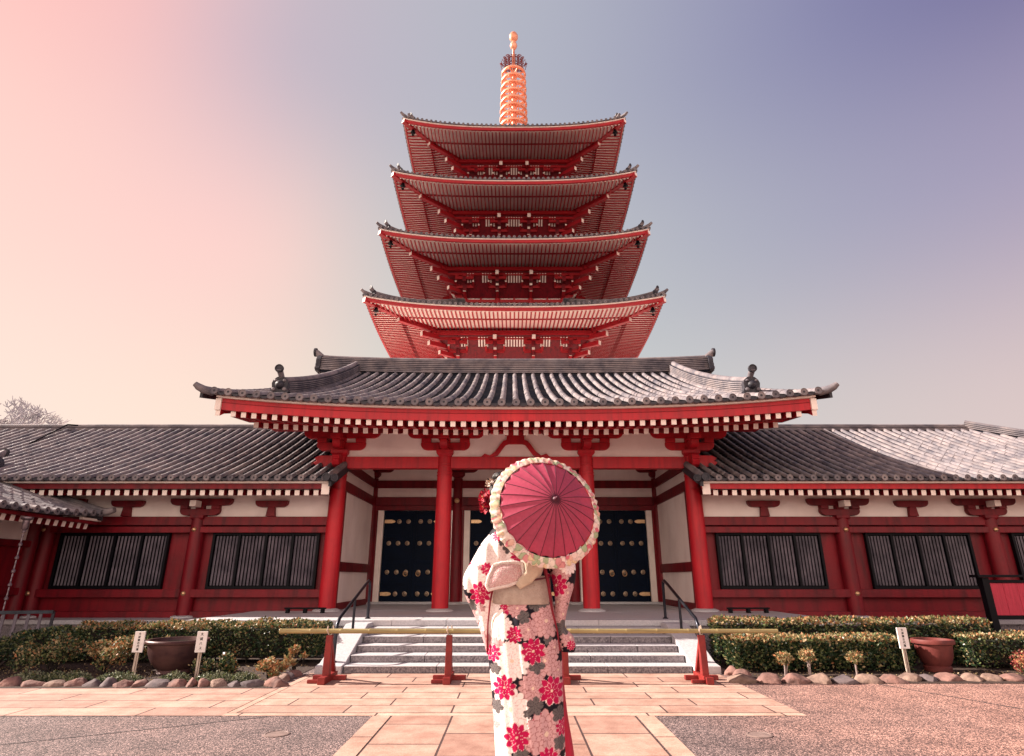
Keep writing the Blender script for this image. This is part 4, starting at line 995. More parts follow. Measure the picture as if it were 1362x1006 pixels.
def hedge(x0, x1, y0, y1, z1, lb, n=9000, size=.042, mats=(LG1, LG2, LG3, LG4), wside=(.62, .30, .07, .01), wtop=(.15, .30, .38, .17), rag=.05, skew=0.0, z0=.03):  # sunlit tops and dark sides are put into the leaf colour mixes
    cx, cy = (x0 + x1) / 2, (y0 + y1) / 2
    h = thing('hedge', lb, 'hedge', (cx, cy, 0))
    # shell points: top, front, sides, back
    A = [(x1 - x0) * (y1 - y0), (x1 - x0) * z1, (y1 - y0) * z1, (y1 - y0) * z1, (x1 - x0) * z1 * .4]
    tot = sum(A); side_, top_ = [], []
    for i in range(n):
        r = random.random() * tot; k = 0
        while r > A[k]: r -= A[k]; k += 1
        a, b = random.random(), random.random(); dep = abs(random.gauss(0, .035))
        if k == 0: p = [x0 + (x1 - x0) * a, y0 + (y1 - y0) * b, z1 - dep]
        elif k == 1: p = [x0 + (x1 - x0) * a, y0 + dep, z0 + (z1 - z0) * b]
        elif k == 2: p = [x0 + dep, y0 + (y1 - y0) * a, z0 + (z1 - z0) * b]
        elif k == 3: p = [x1 - dep, y0 + (y1 - y0) * a, z0 + (z1 - z0) * b]
        else: p = [x0 + (x1 - x0) * a, y1 - dep, z0 + (z1 - z0) * b]
        q = hnoise(p[0] * 1.3, p[1] * 1.3 + p[2] * 2, lb.__len__())
        p[2] *= 1 + rag * q * (p[2] / z1)
        if k == 1: p[1] += .035 * hnoise(p[0] * 2, p[2] * 3, 2)
        if p[2] < .12 and random.random() < .5: continue
        # rounded shoulders
        ed = min(p[1] - y0, p[0] - x0, x1 - p[0])
        if ed < .07: p[2] -= (.07 - ed) * .5 * (p[2] / z1)
        p[0] += skew * (p[1] - y0)
        (top_ if p[2] > z1 * .86 else side_).append(p)
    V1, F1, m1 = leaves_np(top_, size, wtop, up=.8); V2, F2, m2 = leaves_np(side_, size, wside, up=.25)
    k = len(V1); F2 = [[i + k for i in f] for f in F2]
    leafmesh('foliage', np.vstack([V1, V2]), F1 + F2, np.concatenate([m1, m2]), mats, h)
    q = MB()  # inner twigs: a dense dark core with ragged faces, and stems
    nx = max(4, int((x1 - x0) / .12)); ins = .09
    G = []
    for i in range(nx + 1):
        x = x0 + ins + (x1 - x0 - 2 * ins) * i / nx; row = []
        for (yy, zz) in ((y0 + ins, .10), (y0 + ins, z1 * .55), (y0 + ins + .02, z1 - ins), (y1 - ins, z1 - ins), (y1 - ins, .10)):
            row.append((x + random.uniform(-.02, .02) + skew * (yy - y0), yy + random.uniform(-.025, .025), zz + random.uniform(-.03, .02)))
        G.append(row)
    q.grid(G, TWIG, closeu=True); q.add(G[0] + G[-1], [(0, 1, 2, 3, 4), (9, 8, 7, 6, 5)], TWIG)
    x = x0 + .15
    while x < x1 - .1:
        q.tube([(x, y0 + .16, 0), (x + random.uniform(-.03, .03), y0 + .14, .2)], .012, TWIG, 5); x += random.uniform(.12, .25)
    q.build('twig_core', h)
    return h
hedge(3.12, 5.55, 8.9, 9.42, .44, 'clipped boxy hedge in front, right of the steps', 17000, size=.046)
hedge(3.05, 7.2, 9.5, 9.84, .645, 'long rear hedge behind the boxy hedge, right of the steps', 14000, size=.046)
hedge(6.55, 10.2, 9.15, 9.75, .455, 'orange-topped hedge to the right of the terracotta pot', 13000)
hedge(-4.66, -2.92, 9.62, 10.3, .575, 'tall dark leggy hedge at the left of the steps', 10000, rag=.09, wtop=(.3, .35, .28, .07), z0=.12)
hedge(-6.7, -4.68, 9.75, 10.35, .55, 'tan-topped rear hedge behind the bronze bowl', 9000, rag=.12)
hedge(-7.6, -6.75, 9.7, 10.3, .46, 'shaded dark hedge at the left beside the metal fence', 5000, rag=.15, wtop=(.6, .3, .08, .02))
def shrub(x, y, r, hgt, lb, n, mats, w, size=.04, stems=7, zlow=.25, squash=1.0, cat='shrub', name='shrub', group=None, stemm=TWIG):
    s = thing(name, lb, cat, (x, y, 0), group)
    pts = []; q = MB(); cl = []
    for k in range(max(6, int(r * 40))):
        a = random.uniform(0, 2 * PI); rr = r * math.sqrt(random.random()) * .8; zz = hgt * random.uniform(zlow + .1, .9) * (1 - .35 * (rr / r) ** 2)
        cl.append((x + rr * math.cos(a), y + rr * math.sin(a) * squash, zz, r * random.uniform(.22, .42)))
    for i in range(n):
        c = random.choice(cl); d = np.random.default_rng(i + int(x * 1000) % 997).normal(size=3); d /= np.linalg.norm(d)
        f = random.uniform(.55, 1.05); pts.append((c[0] + d[0] * c[3] * f, c[1] + d[1] * c[3] * f, max(.03, c[2] + d[2] * c[3] * f * .8)))
    V, F, mi = leaves_np(pts, size, w, up=.5); leafmesh('foliage', V, F, mi, mats, s)
    for k in range(stems):
        c = random.choice(cl); b = Vector((x + random.uniform(-.06, .06), y + random.uniform(-.05, .05), 0))
        q.tube([b, b.lerp(Vector(c[:3]), .5) + Vector((0, 0, .04)), Vector(c[:3])], [.011, .008, .004], stemm, 5)
    q.build('stem', s)
    return s
ML = (LG1, LG2, LG3, LG4)
shrub(-5.50, 8.75, .36, .46, 'bushy orange-green shrub left of the bronze bowl', 2600, ML, (.12, .33, .35, .2))
shrub(-6.35, 8.9, .42, .44, 'olive shrub half in shade, left of the orange-green shrub', 2400, ML, (.35, .4, .2, .05), stems=12)
shrub(-7.3, 9.1, .50, .45, 'dark shaded shrub at the left edge of the bed', 2600, ML, (.62, .3, .08, 0), stems=12)
shrub(-5.15, 9.35, .30, .52, 'small pinkish-tipped shrub behind the left white sign', 1500, ML, (.25, .25, .4, .1))
shrub(-3.95, 8.6, .26, .24, 'low dark green shrub right of the bronze bowl', 1700, ML, (.45, .35, .15, .05))
shrub(-3.12, 8.45, .20, .22, 'dry orange low shrub beside the stone kerb', 1500, (LG2, LG3, LG4), (.2, .4, .4), size=.045)
shrub(-2.95, 8.75, .15, .42, 'dry orange taller sprig in front of the leggy hedge', 700, (LG2, LG3, LG4), (.2, .5, .3), size=.045)
shrub(7.25, 8.75, .42, .24, 'low crimson shrub near the right kerb stones', 2600, (LRED, LG3, LG4, LG1), (.5, .2, .15, .15), squash=.6)
shrub(8.1, 8.95, .50, .34, 'taller crimson shrub at the right edge', 3000, (LRED, LG3, LG4, LG1), (.5, .2, .15, .15), squash=.6)
def sapling(px, lb, h):
    p = at(px, 896, 8.62)
    s = thing('sapling', lb, 'sapling', (p.x, 8.62, 0), 'small bare-stemmed saplings before the boxy hedge')
    q = MB(); tips = []
    for k in range(4):
        t = Vector((p.x + random.uniform(-.08, .08), 8.62 + random.uniform(-.05, .05), h * random.uniform(.75, .9))); tips.append(t)
        q.tube([(p.x + random.uniform(-.02, .02), 8.62, 0), Vector((p.x, 8.62, h * .45)).lerp(t, .3), t], [.009, .007, .003], PTWIG, 6)
    q.build('stem', s)
    pts = []
    for i in range(420):
        d = Vector((random.gauss(0, 1), random.gauss(0, 1), random.gauss(0, .8))).normalized() * random.uniform(.04, .115)
        pts.append((p.x + d.x, 8.62 + d.y, h * .85 + d.z * .8))
    V, F, mi = leaves_np(pts, .035, (.3, .5, .2), up=.6); leafmesh('foliage', V, F, mi, (LG2, LG3, LG4), s)
sapling(1046, 'leftmost little tan sapling before the boxy hedge', .25)
sapling(1077, 'middle and tallest little tan sapling before the boxy hedge', .29)
sapling(1140, 'rightmost little tan sapling before the boxy hedge', .26)
# sage ground cover behind the left kerb stones
pts = []
for c in [(-6.0, .28), (-5.45, .22), (-4.9, .3), (-4.2, .2), (-3.7, .28), (-5.7, .2), (-3.35, .2)]:
    for i in range(900):
        a = random.uniform(0, 2 * PI); rr = c[1] * math.sqrt(random.random()); pts.append((c[0] + rr * math.cos(a), 8.10 + rr * .5 * math.sin(a), .03 + .10 * (1 - (rr / c[1]) ** 2) * random.random()))
V, F, mi = leaves_np(pts, .03, (.6, .2, .2), up=1.0); g = leafmesh('ground_cover', V, F, mi, (LSAGE, LG2, LG1)); tag(g, 'grey-green ground cover creeping behind the kerb stones', kind='stuff')
# leaf litter on soil
pts = [(random.uniform(-7.5, -3.0), random.uniform(7.95, 9.6), .012) for i in range(1500)] + [(random.uniform(3.1, 9), random.uniform(8.2, 9.0), .012) for i in range(900)]
V, F, mi = leaves_np(pts, .03, (.5, .5), up=.1); V[:, 2] = np.clip(V[:, 2], .009, .03); g = leafmesh('leaf_litter', V, F, mi, (LG3, TWIG)); tag(g, 'dry fallen leaves on the planting soil', kind='stuff')
# distant bare tree
def tree(x, y, H, lb):
    t = thing('bare_tree', lb, 'tree', (x, y, 0)); q = MB(); tw = MB(); rnd = random.Random(4)
    def br(mb, p, d, l, r, lv):
        n = 4; pts = [p]; dd = d.copy()
        for k in range(n):
            dd = (dd + Vector((rnd.uniform(-.18, .18), rnd.uniform(-.18, .18), rnd.uniform(-.05, .12)))).normalized(); pts.append(pts[-1] + dd * l / n)
        mb.tube(pts, [r * (1 - .5 * k / n) for k in range(n + 1)], TWIG if lv < 3 else FTW, 6 if lv < 3 else 3, cap=False)
        if lv >= 6: return
        for k in range(4 if lv < 4 else 5):
            ax = Vector((rnd.uniform(-1, 1), rnd.uniform(-1, 1), rnd.uniform(-.1, .7))).normalized()
            nd = (dd * .55 + ax * .75).normalized(); s = pts[rnd.choice([2, 3, 4, 4])]
            br(q if lv < 1 else tw, s, nd, l * rnd.uniform(.52, .74), max(.030, r * .5), lv + 1)
    br(q, Vector((x, y, 0)), Vector((0, 0, 1)), H * .42, .34, 0)
    q.build('trunk', t, smooth=60); tw.build('crown', t)
FTW = mat('frosty_twig', (0.50, 0.48, 0.50), (0.30, 0.29, 0.33), 3, 0.9)
tree(-26.3, 30.5, 9.9, 'pale bare-branched tree rising behind the left wing roof')

# ---------------------------------------------------------------- kerb stones
ROCKM = [mat('kerb_rock_pink', (.27, .145, .12), (.11, .065, .058), 7, .85, .9, 14, detail=8), mat('kerb_rock_tan', (.28, .19, .15), (.13, .085, .07), 8, .85, .9, 14, detail=8), mat('kerb_rock_grey', (.15, .115, .115), (.07, .056, .062), 6, .85, .6, 14, detail=8)]
def rock(x, y, w, d, h, lb, mi, group, seed):
    me = bpy.data.meshes.new('kerb_stone'); bm = bmesh.new(); bmesh.ops.create_icosphere(bm, subdivisions=4, radius=1)
    rr = random.Random(seed); cuts = [(Vector((rr.uniform(-1, 1), rr.uniform(-1, 1), rr.uniform(-.3, 1))).normalized(), rr.uniform(.62, .85)) for _ in range(9)]
    from mathutils import noise
    for v in bm.verts:
        p = v.co.copy()
        for n_, k in cuts:
            e = p.dot(n_) - k
            if e > 0: p -= n_ * e * .85
        p *= 1 + .09 * noise.noise(p * 1.8 + Vector((seed, 0, 0))) + .035 * noise.noise(p * 5 + Vector((seed, 3, 0))) + .015 * noise.noise(p * 12)
        v.co = Vector((p.x * w / 2 * 1.12, p.y * d / 2 * 1.1, max(-.2, p.z) * h * 1.15))
    bm.to_mesh(me); bm.free(); me.materials.append(ROCKM[mi]); me.polygons.foreach_set('use_smooth', [True] * len(me.polygons))
    o = bpy.data.objects.new('kerb_stone', me); COL.objects.link(o); o.location = (x, y, 0); o.rotation_euler = (0, 0, rr.uniform(-.25, .25)); ORG[o.name] = o.location.copy()
    tag(o, lb, 'kerb stone', group)
DESC = ['pinkish', 'tan', 'grey']
def gx(px, y, Y): return at(px, y, Y).x
random.seed(21)
# right front row (photo x 968..1205), bigger
edges = [970, 1007, 1040, 1075, 1107, 1139, 1171, 1205]
for i in range(len(edges) - 1):
    xa, xb = gx(edges[i], 905, 8.15), gx(edges[i + 1], 905, 8.15); k = [1, 0, 0, 1, 2, 1, 0][i]
    rock((xa + xb) / 2, 8.17, (xb - xa) * 1.05, .30, .092, '%s %s kerb stone from the steps in the row before the boxy hedge' % (ORDN[i], DESC[k]), k, 'kerb stones of the right bed', 100 + i)
edges = [1197, 1225, 1246, 1277, 1305, 1333, 1365]
for i in range(len(edges) - 1):
    xa, xb = gx(edges[i], 903, 8.28), gx(edges[i + 1], 903, 8.28); k = [1, 2, 0, 1, 1, 0][i]
    rock((xa + xb) / 2, 8.30, (xb - xa) * 1.05, .28, .078, '%s %s kerb stone right of the white sign, counted along the right bed' % (ORDN[i], DESC[k]), k, 'kerb stones of the right bed', 200 + i)
for i, (x, y, w) in enumerate(((2.98, 8.75, .22), (3.0, 8.5, .24))):
    rock(x, y, w, .28, .095, '%s kerb stone between the steps and the boxy hedge' % ('farther', 'nearer')[i], 0, 'kerb stones of the right bed', 300 + i)
edges = [-38, 2, 27, 60, 86, 113, 134, 152, 176, 194, 224, 249, 262, 278, 304, 320, 351, 385]
for i in range(len(edges) - 1):
    xa, xb = gx(edges[i], 908, 7.88), gx(edges[i + 1], 908, 7.88); k = random.choice([0, 0, 1, 2])
    rock((xa + xb) / 2, 7.90 + random.uniform(-.02, .02), (xb - xa) * 1.06, random.uniform(.22, .28), random.uniform(.062, .088), '%s %s kerb stone from the left in the row before the left bed' % (ORDN[i], DESC[k]), k, 'kerb stones of the left bed', 400 + i)
for i, y in enumerate((8.05, 8.25, 8.43, 8.62)):
    rock(-2.93 + .03 * (i % 2), y, .2, .2, .075, '%s kerb stone going back beside the left barrier stand' % ORDN[i], [0, 1, 2, 0][i], 'kerb stones of the left bed', 500 + i)

# ---------------------------------------------------------------- pots
pb = thing('bronze_bowl', 'big dark bronze bowl of water between two white signs', 'bowl', (-4.63, 8.85, 0))
mb = MB(); prof = [(.18, 0), (.22, .02), (.20, .06), (.24, .09), (.30, .16), (.345, .26), (.36, .36), (.365, .385), (.40, .395), (.405, .42), (.395, .435), (.355, .435), (.34, .40), (.32, .3), (.05, .28)]
mb.lathe((-4.63, 8.85, 0), prof, BRONZE, 48); mb.build('vessel', pb, smooth=40)
mb = MB(); mb.lathe((-4.63, 8.85, .385), [(.335, 0), (.336, .004)], WATER, 40); mb.build('water', pb)
pt_ = thing('terracotta_pot', 'round terracotta planter beside the white sign in the right bed', 'pot', (6.0, 9.0, 0))
mb = MB(); prof = [(.15, 0), (.165, .01), (.172, .07), (.155, .085), (.18, .12), (.215, .22), (.225, .32), (.228, .355), (.262, .365), (.268, .40), (.258, .42), (.225, .42), (.215, .37), (.05, .36)]
mb.lathe((5.93, 9.0, 0), prof, TERRA, 48); mb.build('vessel', pt_, smooth=40)
mb = MB(); mb.lathe((5.93, 9.0, .365), [(.215, 0), (.2, .012), (.02, .02)], SOIL, 30); mb.build('soil', pt_)
# ---------------------------------------------------------------- white plant signs
def sign(px, y0, y1, Y, txt, lb, lean, w=.135):
    a = at(px, y0, Y); b = at(px, y1, Y); x = (a.x + b.x) / 2; zt, zb_ = a.z, b.z
    s = thing('plant_sign', lb, 'sign', (x, Y, 0), 'white plant name signs')
    mb = MB(); mb.box(x - w / 2, x + w / 2, Y - .01, Y + .01, zb_, zt, SIGNW); mb.build('plaque', s, bevel=.003)
    mb = MB(); mb.box(x - .03, x - .005, Y + .011, Y + .03, 0, zt - .03, STAKE); mb.box(x + .004, x + .018, Y + .011, Y + .026, 0, zt - .05, STAKE); mb.build('stake', s, bevel=.002)
    H = zt - zb_; n = len(txt); step = (H - .03) / n
    cu = bpy.data.curves.new('lettering', 'FONT'); cu.body = '\n'.join(txt); cu.align_x = 'CENTER'; cu.align_y = 'TOP'
    cu.size = step * .86 if n > 5 else step * .72; cu.space_line = step / cu.size * 1.0 / 1.0; cu.extrude = .001
    cu.offset = .0006
    cu.materials.append(INK); o = bpy.data.objects.new('lettering', cu); COL.objects.link(o); o.parent = s
    o.location = (0, -.0115, zt - .015); o.rotation_euler = (PI / 2, 0, 0)
    dg = bpy.context.evaluated_depsgraph_get(); me = bpy.data.meshes.new_from_object(o.evaluated_get(dg)); mo = bpy.data.objects.new('lettering', me); COL.objects.link(mo)
    mo.parent = s; mo.location = o.location; mo.rotation_euler = o.rotation_euler; bpy.data.objects.remove(o); mo.name = 'lettering'
    return s
sign(185, 840, 868, 8.45, '大賀蓮古代蓮', 'narrow white upright sign with black characters, left of the bronze bowl', 0)
sign(268, 840, 868, 8.42, '大賀ハス', 'white upright sign with black characters, overlapping the bowl\'s right rim', 0)
sign(1201, 835, 863, 8.75, '大賀蓮古代蓮', 'white upright sign with black characters, left of the terracotta pot', 0)

# ================================================================ WOMAN WITH PARASOL
def vcol_mat(name, rough=.62, transl=0.0):
    m = bpy.data.materials.new(name); m.use_nodes = True; nt = m.node_tree; N = nt.nodes; L = nt.links; bs = N['Principled BSDF']
    a = N.new('ShaderNodeAttribute'); a.attribute_name = 'pattern'; tc = N.new('ShaderNodeTexCoord')
    n = N.new('ShaderNodeTexNoise'); n.inputs['Scale'].default_value = 60; n.inputs['Detail'].default_value = 4; L.new(tc.outputs['Object'], n.inputs['Vector'])
    r = N.new('ShaderNodeValToRGB'); r.color_ramp.elements[0].position = .3; r.color_ramp.elements[1].position = .7; r.color_ramp.elements[0].color = (.86, .84, .84, 1); r.color_ramp.elements[1].color = (1, 1, 1, 1)
    L.new(n.outputs['Fac'], r.inputs[0]); x = N.new('ShaderNodeMix'); x.data_type = 'RGBA'; x.blend_type = 'MULTIPLY'; x.inputs['Factor'].default_value = 1
    L.new(a.outputs['Color'], x.inputs['A']); L.new(r.outputs[0], x.inputs['B']); L.new(x.outputs['Result'], bs.inputs['Base Color']); bs.inputs['Roughness'].default_value = rough
    bs.inputs['Specular IOR Level'].default_value = .15
    b = N.new('ShaderNodeBump'); b.inputs['Strength'].default_value = .15; b.inputs['Distance'].default_value = .002; L.new(n.outputs['Fac'], b.inputs['Height']); L.new(b.outputs[0], bs.inputs['Normal'])
    if transl:
        t = N.new('ShaderNodeBsdfTranslucent'); L.new(x.outputs['Result'], t.inputs[0]); ms = N.new('ShaderNodeMixShader'); ms.inputs[0].default_value = transl
        L.new(bs.outputs[0], ms.inputs[1]); L.new(t.outputs[0], ms.inputs[2]); L.new(ms.outputs[0], N['Material Output'].inputs[0])
    return m
KIM = vcol_mat('kimono_silk')
BLK = (.007, .006, .013); CRI = (.47, .005, .075); CRL = (.95, .62, .62); PNK = (.60, .36, .365); PNL = (.26, .085, .09); WHT = (.90, .83, .79); WHL = (.50, .28, .27); LEF = (.13, .115, .115); LEL = (.05, .045, .05); CRM = (.80, .62, .48)
FL = []   # (x, z, R, kind) in metres on the garment
def fl(px, y, rpx, kind):
    p = at(px, y, 3.42); FL.append((p.x, p.z, rpx / FPX * 3.42 * 1.02, kind))
for f in [(639, 789, 14), (684, 843, 10), (708.5, 864, 15), (671, 912, 14), (733, 916, 16), (687, 976, 15), (728, 1004, 12), (656, 868, 10), (748, 966, 9), (689, 739, 10), (662, 714, 7), (737, 776, 14), (648, 757, 8), (622, 748, 5), (757, 856, 6)]: fl(*f, 'c')
for f in [(712, 803, 9), (696, 820, 8), (713, 882, 10), (711, 935, 10), (743, 948, 9), (659, 888, 7), (661, 938, 8), (746, 832, 9), (692, 996, 9), (676, 730, 7), (668, 722, 5), (744, 985, 8), (628, 806, 7), (701, 945, 5), (724, 800, 7)]: fl(*f, 'l')
for f in [(681, 877, 21), (679, 940, 22), (656, 826, 18), (663, 990, 18), (664, 745, 14), (655, 728, 17), (690, 719, 15), (752, 748, 13), (630, 772, 16), (668, 835, 14), (700, 755, 14), (640, 740, 12), (655, 800, 12), (655, 905, 12), (664, 1035, 22)]: fl(*f, 'w')
for f in [(726, 825, 20), (724, 877, 17), (708, 912, 17), (726, 972, 25), (702, 836, 13), (746, 814, 14), (756, 845, 13), (634, 815, 13), (744, 757, 13), (752, 786, 13), (636, 762, 9), (688, 808, 12), (742, 890, 10), (700, 1020, 16), (647, 850, 10), (735, 1040, 20), (655, 960, 10), (737, 860, 9), (700, 985, 8), (645, 778, 6)]: fl(*f, 'p')
_r = random.Random(9)
for i in range(95):
    x, z = _r.uniform(-.45, .5), _r.uniform(.05, 1.55); left = x < .03
    k = _r.choices('wpclm', [.50, .25, .12, .06, .07] if left else [.10, .34, .17, .20, .19])[0]  # more, larger white flowers at left: sunlit overexposure put into the print
    if k == 'm': continue
    FL.append((x, z, _r.uniform(.028, .075) * (1.2 if left else .8), k))
def pattern(X, Z, flowers):
    n = len(X); C = np.tile(np.array(BLK), (n, 1)); done = np.zeros(n, bool)
    for (fx, fz, Rr, k) in flowers:
        dx, dz = X - fx, Z - fz; r = np.hypot(dx, dz) / Rr; a = np.arctan2(dz, dx) + fx * 31
        cand = (~done) & (r < 1.05)
        if not cand.any(): continue
        if k == 'l':
            lob = .62 + .38 * np.abs(np.cos(a * 2.5)) ** .7; ins = cand & (r < lob)
            col = np.tile(np.array(LEF), (n, 1)); vein = (np.abs(np.sin(a * 2.5)) < .12) | (np.abs(np.sin(a * 2.5)) > .985)
            col[vein] = LEL
        else:
            np_ = {'c': 9, 'w': 15, 'p': 13}[k]; rows = {'c': 2, 'w': 3, 'p': 4}[k]
            base, line = {'c': (CRI, CRL), 'w': (WHT, WHL), 'p': (PNK, PNL)}[k]
            tri = lambda q_: 1 - np.abs(((q_ * np_ / (2 * PI)) % 1) * 2 - 1); pt_e, pw_ = {'c': (.33, .62), 'w': (.20, .5), 'p': (.20, .5)}[k]
            lob = 1 - pt_e * (1 - tri(a)) ** (1 / pw_) * 1.0; ins = cand & (r < lob)
            col = np.tile(np.array(base), (n, 1)); ln = np.zeros(n, bool); prev = np.zeros(n, bool)
            for q in range(rows):  # inner rows sit on the outer ones
                sc = 1 - q / (rows + .35); ph = a + q * PI / np_
                lobq = sc * (1 - pt_e * (1 - tri(ph)) ** (1 / pw_))
                inq = r < lobq; th = .035 if k != 'c' else .03
                ln[inq] = False
                edge = inq & (r > lobq - th); rad = inq & (tri(ph) < .10 / np.maximum(r / sc, .3) * (.4 if k == 'c' else .7)) & (r > sc * .30)
                ln |= edge | rad
            w = .8 if k != 'w' else .5
            col[ln] = np.array(base) * (1 - w) + np.array(line) * w
            sh = (r > .0) & (r < .10); col[sh] = CRM
        C[ins] = col[ins]; done |= ins
    return C
def sm(secs, m):
    """smooth interpolation of the sections at m rows"""
    S = np.array(secs, float); t = np.linspace(0, len(S) - 1, m); out = []
    for v in t:
        i = min(int(v), len(S) - 2); f = v - i; p0, p1, p2, p3 = S[max(i - 1, 0)], S[i], S[i + 1], S[min(i + 2, len(S) - 1)]
        out.append(.5 * ((2 * p1) + (-p0 + p2) * f + (2 * p0 - 5 * p1 + 4 * p2 - p3) * f * f + (-p0 + 3 * p1 - 3 * p2 + p3) * f ** 3))
    return np.array(out)
def loft(name, secs, nr, nc, parent, m, fold=.006, flowers=None, pw=2.3, seed=0, cap=True, label=None, colfn=None):
    """secs: (photo y, left, right, distance Y, half depth); a closed draped tube, narrow folds running down"""
    S = sm(secs, nr); V = []; 
    ph = np.linspace(0, 2 * PI, nc, endpoint=False); cs, sn = np.cos(ph), np.sin(ph)
    ex = 2 / pw
    for (y, l, r, Y, b) in S:
        A, B = at(l, y, Y), at(r, y, Y); cx, a, z = (A.x + B.x) / 2, (B.x - A.x) / 2, (A.z + B.z) / 2
        X = cx + a * np.sign(cs) * np.abs(cs) ** ex
        f = fold * (np.sin(X * 47 + seed + z * 5) + .6 * np.sin(X * 95 + z * 11 + 2 * seed) + .7 * np.sin(z * 26 + X * 12 + seed) * .6) * np.abs(sn) ** .5
        Yy = Y - (b * np.sign(sn) * np.abs(sn) ** ex + f * np.sign(sn))
        V.append(np.stack([X, Yy, np.full(nc, z)], 1))
    V = np.concatenate(V); o0 = np.array(ORG[parent.name])
    F = [(i * nc + j, i * nc + (j + 1) % nc, (i + 1) * nc + (j + 1) % nc, (i + 1) * nc + j) for i in range(nr - 1) for j in range(nc)]
    if cap: F += [tuple(range(nc - 1, -1, -1)), tuple((nr - 1) * nc + j for j in range(nc))]
    me = bpy.data.meshes.new(name); me.from_pydata((V - o0).tolist(), [], F); me.materials.append(m)
    me.polygons.foreach_set('use_smooth', [True] * len(me.polygons))
    if flowers is not None:
        C = pattern(V[:, 0], V[:, 2], flowers); at_ = me.color_attributes.new('pattern', 'FLOAT_COLOR', 'POINT')
        at_.data.foreach_set('color', np.concatenate([C, np.ones((len(C), 1))], 1).ravel())
    bm = bmesh.new(); bm.from_mesh(me); bmesh.ops.recalc_face_normals(bm, faces=bm.faces); bm.to_mesh(me); bm.free(); me.update()
    o = bpy.data.objects.new(name, me); COL.objects.link(o); o.parent = parent; ORG[o.name] = Vector(o0)
    if label: o['label'] = label
    return o

HUB = at(739, 664, 3.02); RC = at(726, 679, 3.17); AX = (RC - HUB).normalized()   # parasol axis, towards her
HAND = HUB + AX * .70
